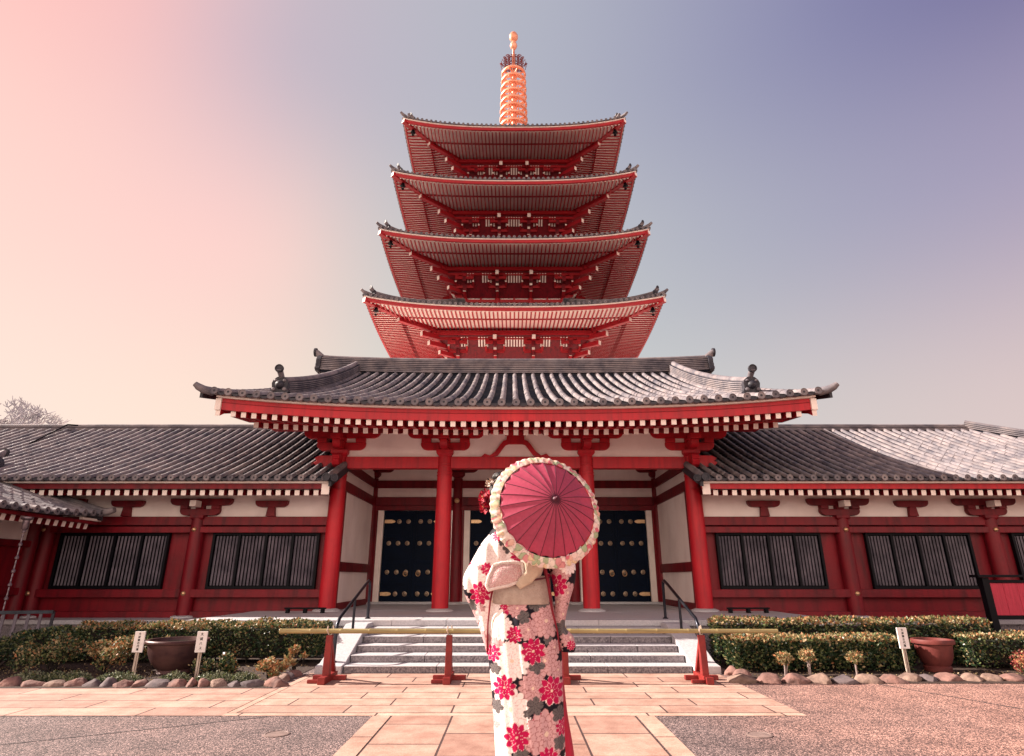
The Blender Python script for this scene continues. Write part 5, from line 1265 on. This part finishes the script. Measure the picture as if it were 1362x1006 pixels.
# ---- body: one skinned skeleton, head added, welded by a voxel remesh
def build_person():
    vs, es, rd = [], [], []
    def V(p, r): vs.append(Vector(p)); rd.append(r); return len(vs) - 1
    def chain(a, pts):
        for p, r in pts:
            b = V(p, r); es.append((a, b)); a = b
        return a
    pel = V((.09, 3.50, .98), .13)
    ch = chain(pel, [((.07, 3.50, 1.12), .105), ((.05, 3.49, 1.28), .115), ((.04, 3.49, 1.40), .105), ((.02, 3.49, 1.475), .06)])
    chest = ch - 1
    chain(ch, [((-.01, 3.495, 1.55), .047), ((-.035, 3.50, 1.62), .047), ((-.048, 3.505, 1.68), .05)])
    for s, hx in ((-1, .0), (1, .17)):
        hip = chain(pel, [((.09 + s * .085, 3.50, .90), .085), ((.10 + s * .08, 3.49, .52), .052), ((.10 + s * .075, 3.51, .32), .045), ((.10 + s * .07, 3.52, .12), .032), ((.10 + s * .075, 3.56, .085), .03), ((.10 + s * .085, 3.66, .07), .026), ((.10 + s * .085, 3.72, .065), .015)])
    el = chain(chest, [((-.10, 3.50, 1.43), .055), ((-.155, 3.50, 1.38), .046), ((-.225, 3.50, 1.235), .036), ((-.15, 3.66, 1.17), .028), ((-.08, 3.735, 1.15), .019)])
    wl_ = el
    # left hand: palm and relaxed fingers, resting before the sash
    pm = chain(wl_, [((-.045, 3.755, 1.145), .020), ((-.015, 3.765, 1.14), .020)])
    for k, (dz, ln) in enumerate(((.026, .9), (.009, 1.0), (-.009, .93), (-.026, .75))):
        chain(pm, [((.005, 3.768, 1.14 + dz), .0095), ((.005 + .030 * ln, 3.762, 1.135 + dz * 1.1), .0085), ((.005 + .050 * ln, 3.748, 1.130 + dz * 1.1), .008), ((.005 + .060 * ln, 3.732, 1.126 + dz * 1.1), .007)])
    chain(pm - 1, [((-.045, 3.745, 1.175), .011), ((-.025, 3.74, 1.195), .0095), ((-.003, 3.738, 1.203), .008)])
    # right arm, hand closed round the parasol shaft
    er = chain(chest, [((.165, 3.50, 1.43), .055), ((.225, 3.51, 1.38), .046), ((.30, 3.60, 1.23), .036)])
    sdv = AX.cross(Vector((0, 0, 1))).normalized(); upv = sdv.cross(AX).normalized()
    # sdv is to one side of the shaft; make it point to +x (towards the forearm)
    if sdv.x < 0: sdv = -sdv
    wr = chain(er, [((HAND + sdv * .13 - Vector((0, 0, .10))), .027), ((HAND + sdv * .062 - upv * .035), .019)])
    pm2 = chain(wr, [((HAND + sdv * .034 - upv * .008), .019), ((HAND + sdv * .030 + upv * .014), .016)])
    for k, (da, ln) in enumerate(((-.030, .95), (-.010, 1.0), (.010, .96), (.029, .85))):
        pts = []
        for q, rr_ in ((50, .0095), (100, .009), (150, .0085), (200 - 20 * (1 - ln), .0075)):
            t = R(q); pts.append((HAND + AX * da + sdv * (.023 * math.cos(t)) + upv * (.023 * math.sin(t)), rr_))
        chain(pm2, pts)
    chain(pm2 - 1, [((HAND - AX * .03 + sdv * .022 - upv * .022), .011), ((HAND - AX * .045 - upv * .026), .0095), ((HAND - AX * .05 - sdv * .018 - upv * .018), .008)])
    me = bpy.data.meshes.new('skel'); me.from_pydata(vs, es, []); o = bpy.data.objects.new('skel', me); COL.objects.link(o)
    sk = o.modifiers.new('s', 'SKIN'); sk.use_smooth_shade = True
    for i, r in enumerate(rd): me.skin_vertices[0].data[i].radius = (r, r)
    me.skin_vertices[0].data[pel].use_root = True
    sb = o.modifiers.new('b', 'SUBSURF'); sb.levels = 1; sb.render_levels = 1
    dg = bpy.context.evaluated_depsgraph_get(); m1 = bpy.data.meshes.new_from_object(o.evaluated_get(dg)); bpy.data.objects.remove(o)
    bm = bmesh.new(); bm.from_mesh(m1)
    # head
    HC = Vector((-.05, 3.515, 1.70)); r_ = bmesh.ops.create_uvsphere(bm, u_segments=40, v_segments=28, radius=1)
    for v in r_['verts']:
        p = v.co.copy(); x, y, z = p.x * .073, p.y * .090, p.z * .112
        if z < -.02: k = 1 - .38 * min(1, (-.02 - z) / .09); x *= k; y = y * (1 - .18 * min(1, (-.02 - z) / .09)) + .012 * min(1, (-.02 - z) / .09)
        if y > 0:
            f = math.exp(-(x / .011) ** 2); y += .020 * f * math.exp(-((z + .022) / .016) ** 2) + .010 * f * math.exp(-((z + .002) / .022) ** 2)
            for sx in (-1, 1): y -= .010 * math.exp(-((x - sx * .03) / .014) ** 2 - ((z - .006) / .011) ** 2)
            y += .007 * math.exp(-(x / .020) ** 2 - ((z + .058) / .008) ** 2); y += .006 * math.exp(-(x / .018) ** 2 - ((z + .095) / .012) ** 2)
        v.co = Vector((x, y, z)) + HC
    for sx in (-1, 1):
        r2 = bmesh.ops.create_uvsphere(bm, u_segments=14, v_segments=10, radius=1)
        for v in r2['verts']: v.co = Vector((v.co.x * .010 + sx * .074, v.co.y * .017 - .004, v.co.z * .030 - .004)) + HC
    bm.to_mesh(m1); bm.free()
    o = bpy.data.objects.new('tmp', m1); COL.objects.link(o)
    rm = o.modifiers.new('r', 'REMESH'); rm.mode = 'VOXEL'; rm.voxel_size = .0055; rm.use_smooth_shade = True
    s2 = o.modifiers.new('sm', 'SMOOTH'); s2.factor = .5; s2.iterations = 2
    dg = bpy.context.evaluated_depsgraph_get(); m2 = bpy.data.meshes.new_from_object(o.evaluated_get(dg)); bpy.data.objects.remove(o)
    O0 = Vector((.09, 3.50, 0)); m2.transform(Matrix.Translation(-O0)); m2.materials.clear(); m2.materials.append(SKIN); m2.name = 'person'
    p = bpy.data.objects.new('person', m2); COL.objects.link(p); p.location = O0; ORG['person'] = O0
    tag(p, 'woman in a floral kimono seen from behind, holding a crimson parasol on her shoulder', 'person')
    # eyes, lips
    for sx in (-1, 1):
        q = MB(); c = HC + Vector((sx * .030, .0745, .006)); q.lathe(c, [(.012, -.004), (.011, .003), (.006, .0065), (.001, .007)], SIGNW, 14, ax=(0, 1, 0)); q.lathe(c + Vector((0, .0062, 0)), [(.0055, 0), (.0045, .002), (.001, .0025)], INK, 12, ax=(0, 1, 0))
        q.build('eye', p, smooth=60)
        q = MB(); q.tube([HC + Vector((sx * .016, .088, .028)), HC + Vector((sx * .030, .085, .033)), HC + Vector((sx * .046, .073, .028))], .0025, HAIR, 6); q.build('eyebrow', p)
    q = MB(); q.tube([HC + Vector((-.020, .088, -.058)), HC + Vector((0, .096, -.056)), HC + Vector((.020, .088, -.058))], [.002, .0055, .002], GRED, 8); q.build('lip', p)
    return p, HC
person, HC = build_person()
# hair: cap, side rolls and bun
bm = bmesh.new(); bmesh.ops.create_uvsphere(bm, u_segments=40, v_segments=28, radius=1)
for v in list(bm.verts):
    p = v.co; x, y, z = p.x * .086, p.y * .100 - .010, p.z * .118 + .012
    f = 1 + .03 * math.sin(p.x * 40) * (1 - abs(p.z)); v.co = Vector((x * f, y * f, z * f)) + HC
    v.select = (y > .045 and z < .055) or z < -.075
bmesh.ops.delete(bm, geom=[v for v in bm.verts if v.select], context='VERTS')
for c, s in ((Vector((-.005, -.085, .055)), (.060, .052, .052)), (Vector((-.055, -.05, .01)), (.04, .05, .05)), (Vector((.055, -.05, .01)), (.04, .05, .05)), (Vector((-.02, -.06, .105)), (.05, .045, .035))):
    r_ = bmesh.ops.create_uvsphere(bm, u_segments=20, v_segments=14, radius=1)
    for v in r_['verts']: v.co = Vector((v.co.x * s[0], v.co.y * s[1], v.co.z * s[2])) + c + HC
me = bpy.data.meshes.new('hair'); bmesh.ops.translate(bm, verts=bm.verts, vec=-ORG['person']); bm.to_mesh(me); bm.free(); me.materials.append(HAIR)
me.polygons.foreach_set('use_smooth', [True] * len(me.polygons)); ho = bpy.data.objects.new('hair', me); COL.objects.link(ho); ho.parent = person; ORG[ho.name] = ORG['person']
so_ = ho.modifiers.new('s', 'SOLIDIFY'); so_.thickness = .006
def blossom(c, nrm, r, m, m2, n=8, rows=3, name='hair_flower', parent=None):
    q = MB(); nrm = Vector(nrm).normalized(); a = nrm.cross(Vector((0, 0, 1))).normalized(); b = nrm.cross(a)
    for k in range(rows):
        rr = r * (1 - .27 * k)
        for j in range(n - k):
            t = 2 * PI * (j + .5 * k) / (n - k); d = a * math.cos(t) + b * math.sin(t); s = d.cross(nrm); w = rr * .34; l = nrm * (.010 * k + .004)
            tip = c + d * rr + nrm * (.012 + .012 * k); mid = c + d * rr * .6 + l
            q.add([c + l, mid + s * w, tip + s * w * .5 + nrm * .004, tip + d * .004, tip - s * w * .5 + nrm * .004, mid - s * w], [(0, 1, 2, 3, 4, 5)], m if (j + k) % 3 else m2)
    q.lathe(c + nrm * .02, [(r * .16, 0), (r * .12, .01), (.001, .016)], BRASS, 10, ax=nrm)
    return q.build(name, parent)
DR = mat('flower_dark_red', (.22, .006, .02), (.12, .004, .012), 20, .6)
c = at(646.5, 662, 3.40); blossom(c, (-.7, -.7, .1), .050, GRED, DR, parent=person)
c = at(646.5, 674, 3.41); blossom(c, (-.5, -.8, -.1), .040, GRED, DR, parent=person)
c = at(653, 645, 3.42); blossom(c, (-.4, -.6, .6), .030, mat('flower_cream', (.7, .6, .5), (.5, .35, .3), 20, .6), HAIR, parent=person)
# kimono body
Y0 = 3.49
loft('kimono', [(690, 668, 705, Y0, .055), (698, 662, 712, Y0, .09), (708, 652, 735, Y0, .11), (722, 647, 745, Y0, .125), (745, 648, 744, Y0, .13), (770, 654, 732, Y0, .13), (802, 654, 736, Y0, .135), (830, 648, 743, Y0, .15), (868, 649, 747, Y0, .155),
     (906, 653, 748, Y0, .155), (950, 656, 750, Y0, .155), (1006, 659, 752, Y0, .16), (1080, 661, 754, Y0, .165), (1165, 660, 756, Y0, .17)], 620, 300, person, KIM, .007, FL)
loft('kimono_lining', [(806, 716, 738, Y0 + .02, .07), (868, 718, 747.5, Y0 + .06, .09), (906, 718, 750, Y0 + .07, .09), (950, 720, 755, Y0 + .07, .09), (1006, 722, 764, Y0 + .07, .09), (1080, 726, 771, Y0 + .07, .10), (1162, 726, 777, Y0 + .07, .10)], 60, 60, person, CRIM, .004)
# sleeves with hanging bags
loft('sleeve', [(704, 660, 684, 3.48, .05), (712, 650, 690, 3.47, .075), (724, 640, 688, 3.46, .09), (738, 632, 684, 3.46, .095), (752, 624, 682, 3.46, .10), (768, 616.5, 674, 3.47, .10), (784, 616.5, 668, 3.48, .095), (798, 621, 664, 3.49, .085), (818, 630.5, 661, 3.49, .07), (840, 639, 659, 3.48, .055), (860, 645, 658, 3.48, .04), (870, 647.5, 656, 3.48, .02)], 300, 170, person, KIM, .008, FL, seed=3, pw=2.0)
FL2 = [(x + .01, z - .01, r, k) for x, z, r, k in FL]
loft('sleeve', [(704, 700, 730, 3.48, .05), (714, 705, 746, 3.47, .075), (728, 712, 757, 3.46, .09), (742, 722, 763, 3.45, .10), (757, 730, 765.5, 3.45, .10), (775, 735, 764.5, 3.46, .095), (798, 738, 758, 3.46, .075), (818, 737, 753, 3.46, .06), (834, 736.5, 752, 3.46, .055), (846, 738, 762, 3.46, .055), (858, 742, 765.5, 3.46, .045), (867, 748, 764, 3.46, .02)], 260, 150, person, KIM, .008, FL2, seed=8, pw=2.0)
# flap edge of lining along the right sleeve
mb = MB(); mb.tube([at(722, 746, 3.35), at(729, 775, 3.345), at(734, 810, 3.35), at(741, 838, 3.37), at(745, 866, 3.38)], [.012, .009, .006, .005, .004], DR, 8); mb.build('sleeve_lining', person, smooth=60)
mb = MB(); mb.tube([at(655, 785, 3.375), at(652, 800, 3.38), at(649, 830, 3.40), at(648, 868, 3.43)], [.006, .005, .004, .005], DR, 8); mb.build('sleeve_lining', person, smooth=60)
# collar
mb = MB(); pts = [at(672, 712, 3.36), at(670, 700, 3.40), at(671, 692, 3.45), at(678, 688, 3.50), at(692, 688, 3.50), at(702, 692, 3.45), at(705, 702, 3.40)]; mb.tube(pts, .018, WHITE, 8); mb.build('under_collar', person, smooth=60)
# obi
loft('obi_band', [(766, 653, 731, Y0, .142), (772, 652.5, 732, Y0, .146), (786, 652.5, 733, Y0, .148), (798, 653.5, 734, Y0, .15), (803, 654.5, 735, Y0, .146)], 26, 90, person, OBI, .0025)
mb = MB()
def pad(pts, Y, th, m, bul=.02):
    """soft flat pad from a photo outline, at distance Y, th thick"""
    P = [at(x, y, Y) for x, y in pts]; c = sum(P, Vector()) / len(P); rows = []
    for (s, d) in ((.0, -th - bul), (.45, -th - bul * .85), (.8, -th - bul * .3), (.95, -th * .7), (1.0, 0), (.95, th * .6)):
        rows.append([c + (p - c) * s + Vector((0, d, 0)) for p in P])
    mb.grid(rows, m, closeu=True); mb.add(rows[-1], [tuple(range(len(P)))], m)
pad([(692, 745), (700, 743.5), (712, 744), (722, 748), (723, 757), (719, 768), (708, 773), (697, 775), (694, 762)], 3.34, .02, OBI, .012); mb.build('obi_knot', person, smooth=60)
mb = MB(); pad([(697, 744), (704, 744), (723, 754), (720, 761), (707, 776), (692, 784), (686, 778), (690, 770), (699, 760)], 3.305, .010, OBIL, .006); mb.build('obi_fold', person, smooth=50)
mb = MB(); pad([(657, 752), (668, 749), (684, 748), (694, 750), (696, 760), (697, 768), (690, 774), (676, 779), (660, 782), (650, 785), (647, 779), (650, 768)], 3.325, .014, OBIF, .018); o = mb.build('obi_bow', person, smooth=60)
sb = o.modifiers.new('s', 'SUBSURF'); sb.levels = 1; sb.render_levels = 2
mb = MB(); mb.tube([at(x, y, 3.318) for x, y in [(657, 752), (668, 749), (684, 748), (694, 750), (696, 760), (697, 768), (690, 774), (676, 779), (660, 782), (650, 785), (647, 779), (650, 768), (657, 752)]], .010, OBIE, 8); mb.build('obi_bow_edge', person, smooth=60)
mb = MB(); mb.tube([at(654, 785, 3.36), at(670, 780.5, 3.325), at(690, 777, 3.315), at(706, 772.5, 3.315), at(725, 769, 3.34), at(732, 768, 3.40)], .0045, CORD, 8); mb.build('obi_cord', person, smooth=60)
# footwear
for s in (-1, 1):
    q = MB(); cx = .10 + s * .08; q.prism([(cx - .04, .004), (cx + .04, .004), (cx + .038, .035), (cx - .038, .035)], 'y', 3.47, 3.75, CRIM); q.build('sandal', person, bevel=.008)
    q = MB(); q.tube([(cx, 3.50, .075), (cx, 3.56, .08), (cx, 3.66, .07), (cx, 3.73, .06)], [.036, .04, .038, .024], SIGNW, 14); q.build('sock', person, smooth=60)

# ---- parasol
par = thing('parasol', 'crimson parasol with dark ribs and a floral ruffled rim, held by the woman', 'parasol', tuple(HUB))
PC = vcol_mat('parasol_cloth', .5, .35); RUF = vcol_mat('ruffle_lace', .8, .2)
RO = 74.0 / FPX * 3.17 * 1.0; HC_ = (RC - HUB).length
a1 = AX.cross(Vector((0, 0, 1))).normalized(); a2 = AX.cross(a1).normalized()
NR = 24; H1 = HC_ * .98
def cone(rf, t, sag=True):
    d = H1 * (rf ** 1.45)
    ph = (t / (2 * PI) * NR) % 1.0
    s = -.012 * rf * math.sin(PI * ph) * (1 if sag else 0)
    return HUB + AX * (d) + (a1 * math.cos(t) + a2 * math.sin(t)) * (RO * rf + s)
# canopy
nc = NR * 8; nr = 26; V = []; C = []
rn = random.Random(3); ptone = [rn.uniform(.93, 1.06) for _ in range(NR)]
for i in range(nr + 1):
    rf = .012 + (.875 - .012) * i / nr
    for j in range(nc):
        t = 2 * PI * j / nc; V.append(cone(rf, t)); k = ptone[int(j / 8)]
        C.append((.50 * k, .085 * k, .15 * k, 1))
def attrmesh(name, V, F, C, m, parent):
    me = bpy.data.meshes.new(name); o0 = ORG[parent.name]; me.from_pydata([tuple(Vector(v) - o0) for v in V], [], F); me.materials.append(m)
    at_ = me.color_attributes.new('pattern', 'FLOAT_COLOR', 'POINT'); at_.data.foreach_set('color', np.array(C).ravel())
    me.polygons.foreach_set('use_smooth', [True] * len(me.polygons)); o = bpy.data.objects.new(name, me); COL.objects.link(o); o.parent = parent; ORG[o.name] = o0; return o
F = [(i * nc + j, i * nc + (j + 1) % nc, (i + 1) * nc + (j + 1) % nc, (i + 1) * nc + j) for i in range(nr) for j in range(nc)]
o = attrmesh('canopy', V, F, C, PC, par); sl = o.modifiers.new('s', 'SOLIDIFY'); sl.thickness = .0012
# ruffle
nc = 480; nr = 16; V = []; C = []; spots = []
for k in range(230):
    spots.append((rn.uniform(0, 2 * PI), rn.uniform(.87, 1.02), rn.uniform(.010, .020), rn.choice([(.72, .34, .34), (.80, .62, .42), (.85, .75, .66), (.45, .52, .33), (.78, .50, .40), (.70, .18, .24), (.84, .66, .60)])))
for i in range(nr + 1):
    rf = .868 + .138 * i / nr
    for j in range(nc):
        t = 2 * PI * j / nc; p = cone(rf, t, False); e = (i / nr)
        scal = 1 + .016 * e * abs(math.sin(t * 24)) + .004 * e * math.sin(t * 57)
        p = RC.lerp(p, 1) + (a1 * math.cos(t) + a2 * math.sin(t)) * (RO * (scal - 1)) - AX * (.0032 * math.sin(t * 48 + 1.5 * math.sin(t * 7)) * (.35 + .65 * e) + .004 * math.sin(PI * e))
        V.append(p); c = (.84, .70, .62)
        for (ts, rs, ss, cc) in spots:
            dt = (t - ts + PI) % (2 * PI) - PI
            if abs(dt) < .09:
                dd = math.hypot(dt * RO * rf, (rf - rs) * RO)
                if dd < ss: c = tuple(x * (.72 if dd > ss * .82 else 1) for x in cc); break
        C.append((*c, 1))
F = [(i * nc + j, i * nc + (j + 1) % nc, (i + 1) * nc + (j + 1) % nc, (i + 1) * nc + j) for i in range(nr) for j in range(nc)]
o = attrmesh('ruffle', V, F, C, RUF, par); sl = o.modifiers.new('s', 'SOLIDIFY'); sl.thickness = .0015
RIBM = mat('parasol_rib', (.09, .012, .03), (.05, .008, .018), 10, .5)
for k in range(NR):
    t = 2 * PI * k / NR; q = MB(); q.tube([cone(.01 + .87 * i / 14, t) - AX * .0012 for i in range(15)], [.0024] * 2 + [.0015] * 13, RIBM, 6); q.build('rib', par, smooth=60)
q = MB(); q.lathe(HUB - AX * .030, [(.004, 0), (.007, .008), (.006, .016), (.012, .022), (.016, .032), (.022, .040), (.020, .046)], RIBM, 18, ax=AX); q.build('ferrule', par, smooth=50)
q = MB(); q.tube([HUB, HUB + AX * .62, HUB + AX * .80], [.006, .006, .0065], STAKE, 12); q.tube([HUB + AX * .62, HUB + AX * .82], [.011, .012], RIBM, 14); q.build('shaft', par, smooth=50)
q = MB()
for k in range(NR):
    t = 2 * PI * k / NR; q.tube([HUB + AX * .20, cone(.5, t) + AX * .006], .0015, STAKE, 4)
q.lathe(HUB + AX * .19, [(.014, 0), (.014, .025)], STAKE, 14, ax=AX); q.build('stretcher', par)


# ================================================================ LIGHT, SKY, CAMERA
EXPO = 1.5
sun_el, sun_az = R(33), R(-80)    # azimuth from +Y towards +X
sd = Vector((math.sin(sun_az) * math.cos(sun_el), math.cos(sun_az) * math.cos(sun_el), math.sin(sun_el)))
lt = bpy.data.lights.new('sun', 'SUN'); lt.energy = 4.8; lt.angle = R(.5); lt.color = (1.0, .87, .76)
so = bpy.data.objects.new('sun', lt); COL.objects.link(so); so.location = sd * 60; so.rotation_euler = (-sd).to_track_quat('-Z', 'Y').to_euler()

w = bpy.data.worlds.new('World'); scn.world = w; w.use_nodes = True
nt = w.node_tree; N = nt.nodes; L = nt.links; N.clear()
out = N.new('ShaderNodeOutputWorld'); bg = N.new('ShaderNodeBackground'); bg2 = N.new('ShaderNodeBackground')
ad = N.new('ShaderNodeAddShader'); L.new(bg.outputs[0], ad.inputs[0]); L.new(bg2.outputs[0], ad.inputs[1]); L.new(ad.outputs[0], out.inputs[0])
sky = N.new('ShaderNodeTexSky'); sky.sky_type = 'NISHITA'; sky.sun_disc = False; sky.sun_elevation = sun_el; sky.sun_rotation = sun_az; sky.dust_density = 3; sky.air_density = 1
L.new(sky.outputs[0], bg2.inputs[0]); NSTR = .0012; bg2.inputs[1].default_value = NSTR
tc = N.new('ShaderNodeTexCoord'); sp = N.new('ShaderNodeSeparateXYZ'); L.new(tc.outputs['Generated'], sp.inputs[0])
az = N.new('ShaderNodeMath'); az.operation = 'ARCTAN2'; L.new(sp.outputs[0], az.inputs[0]); L.new(sp.outputs[1], az.inputs[1])
mr = N.new('ShaderNodeMapRange'); mr.inputs['From Min'].default_value = -PI; mr.inputs['From Max'].default_value = PI; L.new(az.outputs[0], mr.inputs['Value'])
el = N.new('ShaderNodeMath'); el.operation = 'ARCSINE'; L.new(sp.outputs[2], el.inputs[0])
def lin(c): return tuple(((v / 255 + .055) / 1.055) ** 2.4 if v > 10 else v / 255 / 12.92 for v in c)
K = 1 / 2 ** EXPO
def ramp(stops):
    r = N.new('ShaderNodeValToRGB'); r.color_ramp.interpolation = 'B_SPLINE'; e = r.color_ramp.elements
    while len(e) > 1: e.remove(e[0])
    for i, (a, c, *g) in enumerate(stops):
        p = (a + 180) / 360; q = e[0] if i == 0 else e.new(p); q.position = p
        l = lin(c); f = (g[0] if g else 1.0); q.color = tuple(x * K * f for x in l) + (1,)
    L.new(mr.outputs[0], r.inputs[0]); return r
low = ramp([(-180, (255, 224, 206), 4.1), (-100, (255, 230, 210), 1.1), (-55, (254, 230, 215)), (-40, (254, 230, 215)), (-26, (255, 228, 208)), (-13, (226, 221, 208)), (-2, (206, 213, 208)), (12, (206, 210, 206)), (26, (212, 204, 200)), (38, (218, 200, 197)), (50, (222, 198, 196)), (110, (225, 200, 200), .9), (180, (255, 224, 206), 4.1)])  # end stops, behind the camera, are boosted as added front fill
mid = ramp([(-180, (250, 218, 208), 3.2), (-100, (255, 222, 205), 1.1), (-58, (255, 215, 202)), (-42, (254, 212, 203)), (-31, (254, 209, 203)), (-24, (247, 211, 203)), (-18, (222, 206, 201)), (-12, (206, 202, 200)), (-4, (194, 198, 200)), (12, (188, 191, 197)), (27, (172, 173, 190)), (40, (166, 161, 186)), (54, (166, 153, 182)), (110, (190, 180, 200), .9), (180, (250, 218, 208), 3.2)])  # rear stops boosted likewise as unseen fill
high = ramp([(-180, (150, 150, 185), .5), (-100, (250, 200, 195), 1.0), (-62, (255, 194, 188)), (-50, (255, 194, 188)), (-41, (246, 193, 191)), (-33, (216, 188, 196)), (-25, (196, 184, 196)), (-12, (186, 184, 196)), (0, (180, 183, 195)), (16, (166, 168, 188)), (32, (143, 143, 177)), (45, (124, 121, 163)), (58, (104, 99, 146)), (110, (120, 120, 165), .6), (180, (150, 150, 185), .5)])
top = N.new('ShaderNodeRGB'); top.outputs[0].default_value = tuple(x * K for x in lin((125, 127, 165))) + (1,)
def mixr(a, b, e0, e1):
    m = N.new('ShaderNodeMapRange'); m.interpolation_type = 'SMOOTHSTEP'; m.inputs['From Min'].default_value = R(e0); m.inputs['From Max'].default_value = R(e1); L.new(el.outputs[0], m.inputs['Value'])
    x = N.new('ShaderNodeMix'); x.data_type = 'RGBA'; L.new(m.outputs[0], x.inputs['Factor']); L.new(a, x.inputs['A']); L.new(b, x.inputs['B']); return x.outputs['Result']
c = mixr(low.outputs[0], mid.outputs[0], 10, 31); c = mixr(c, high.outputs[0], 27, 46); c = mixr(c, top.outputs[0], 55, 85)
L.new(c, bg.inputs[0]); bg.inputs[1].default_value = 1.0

cam = bpy.data.cameras.new('camera'); co = bpy.data.objects.new('camera', cam); COL.objects.link(co)
co.location = (0, 0, EYE); co.rotation_euler = (R(90) + TH, 0, 0); cam.sensor_width = 36; cam.lens = 36 * FPX / 1362; cam.clip_end = 2000; cam.clip_start = .05
scn.camera = co
scn.view_settings.view_transform = 'Standard'; scn.view_settings.look = 'None'; scn.view_settings.exposure = EXPO; scn.view_settings.gamma = 1
scn.cycles.use_denoising = True
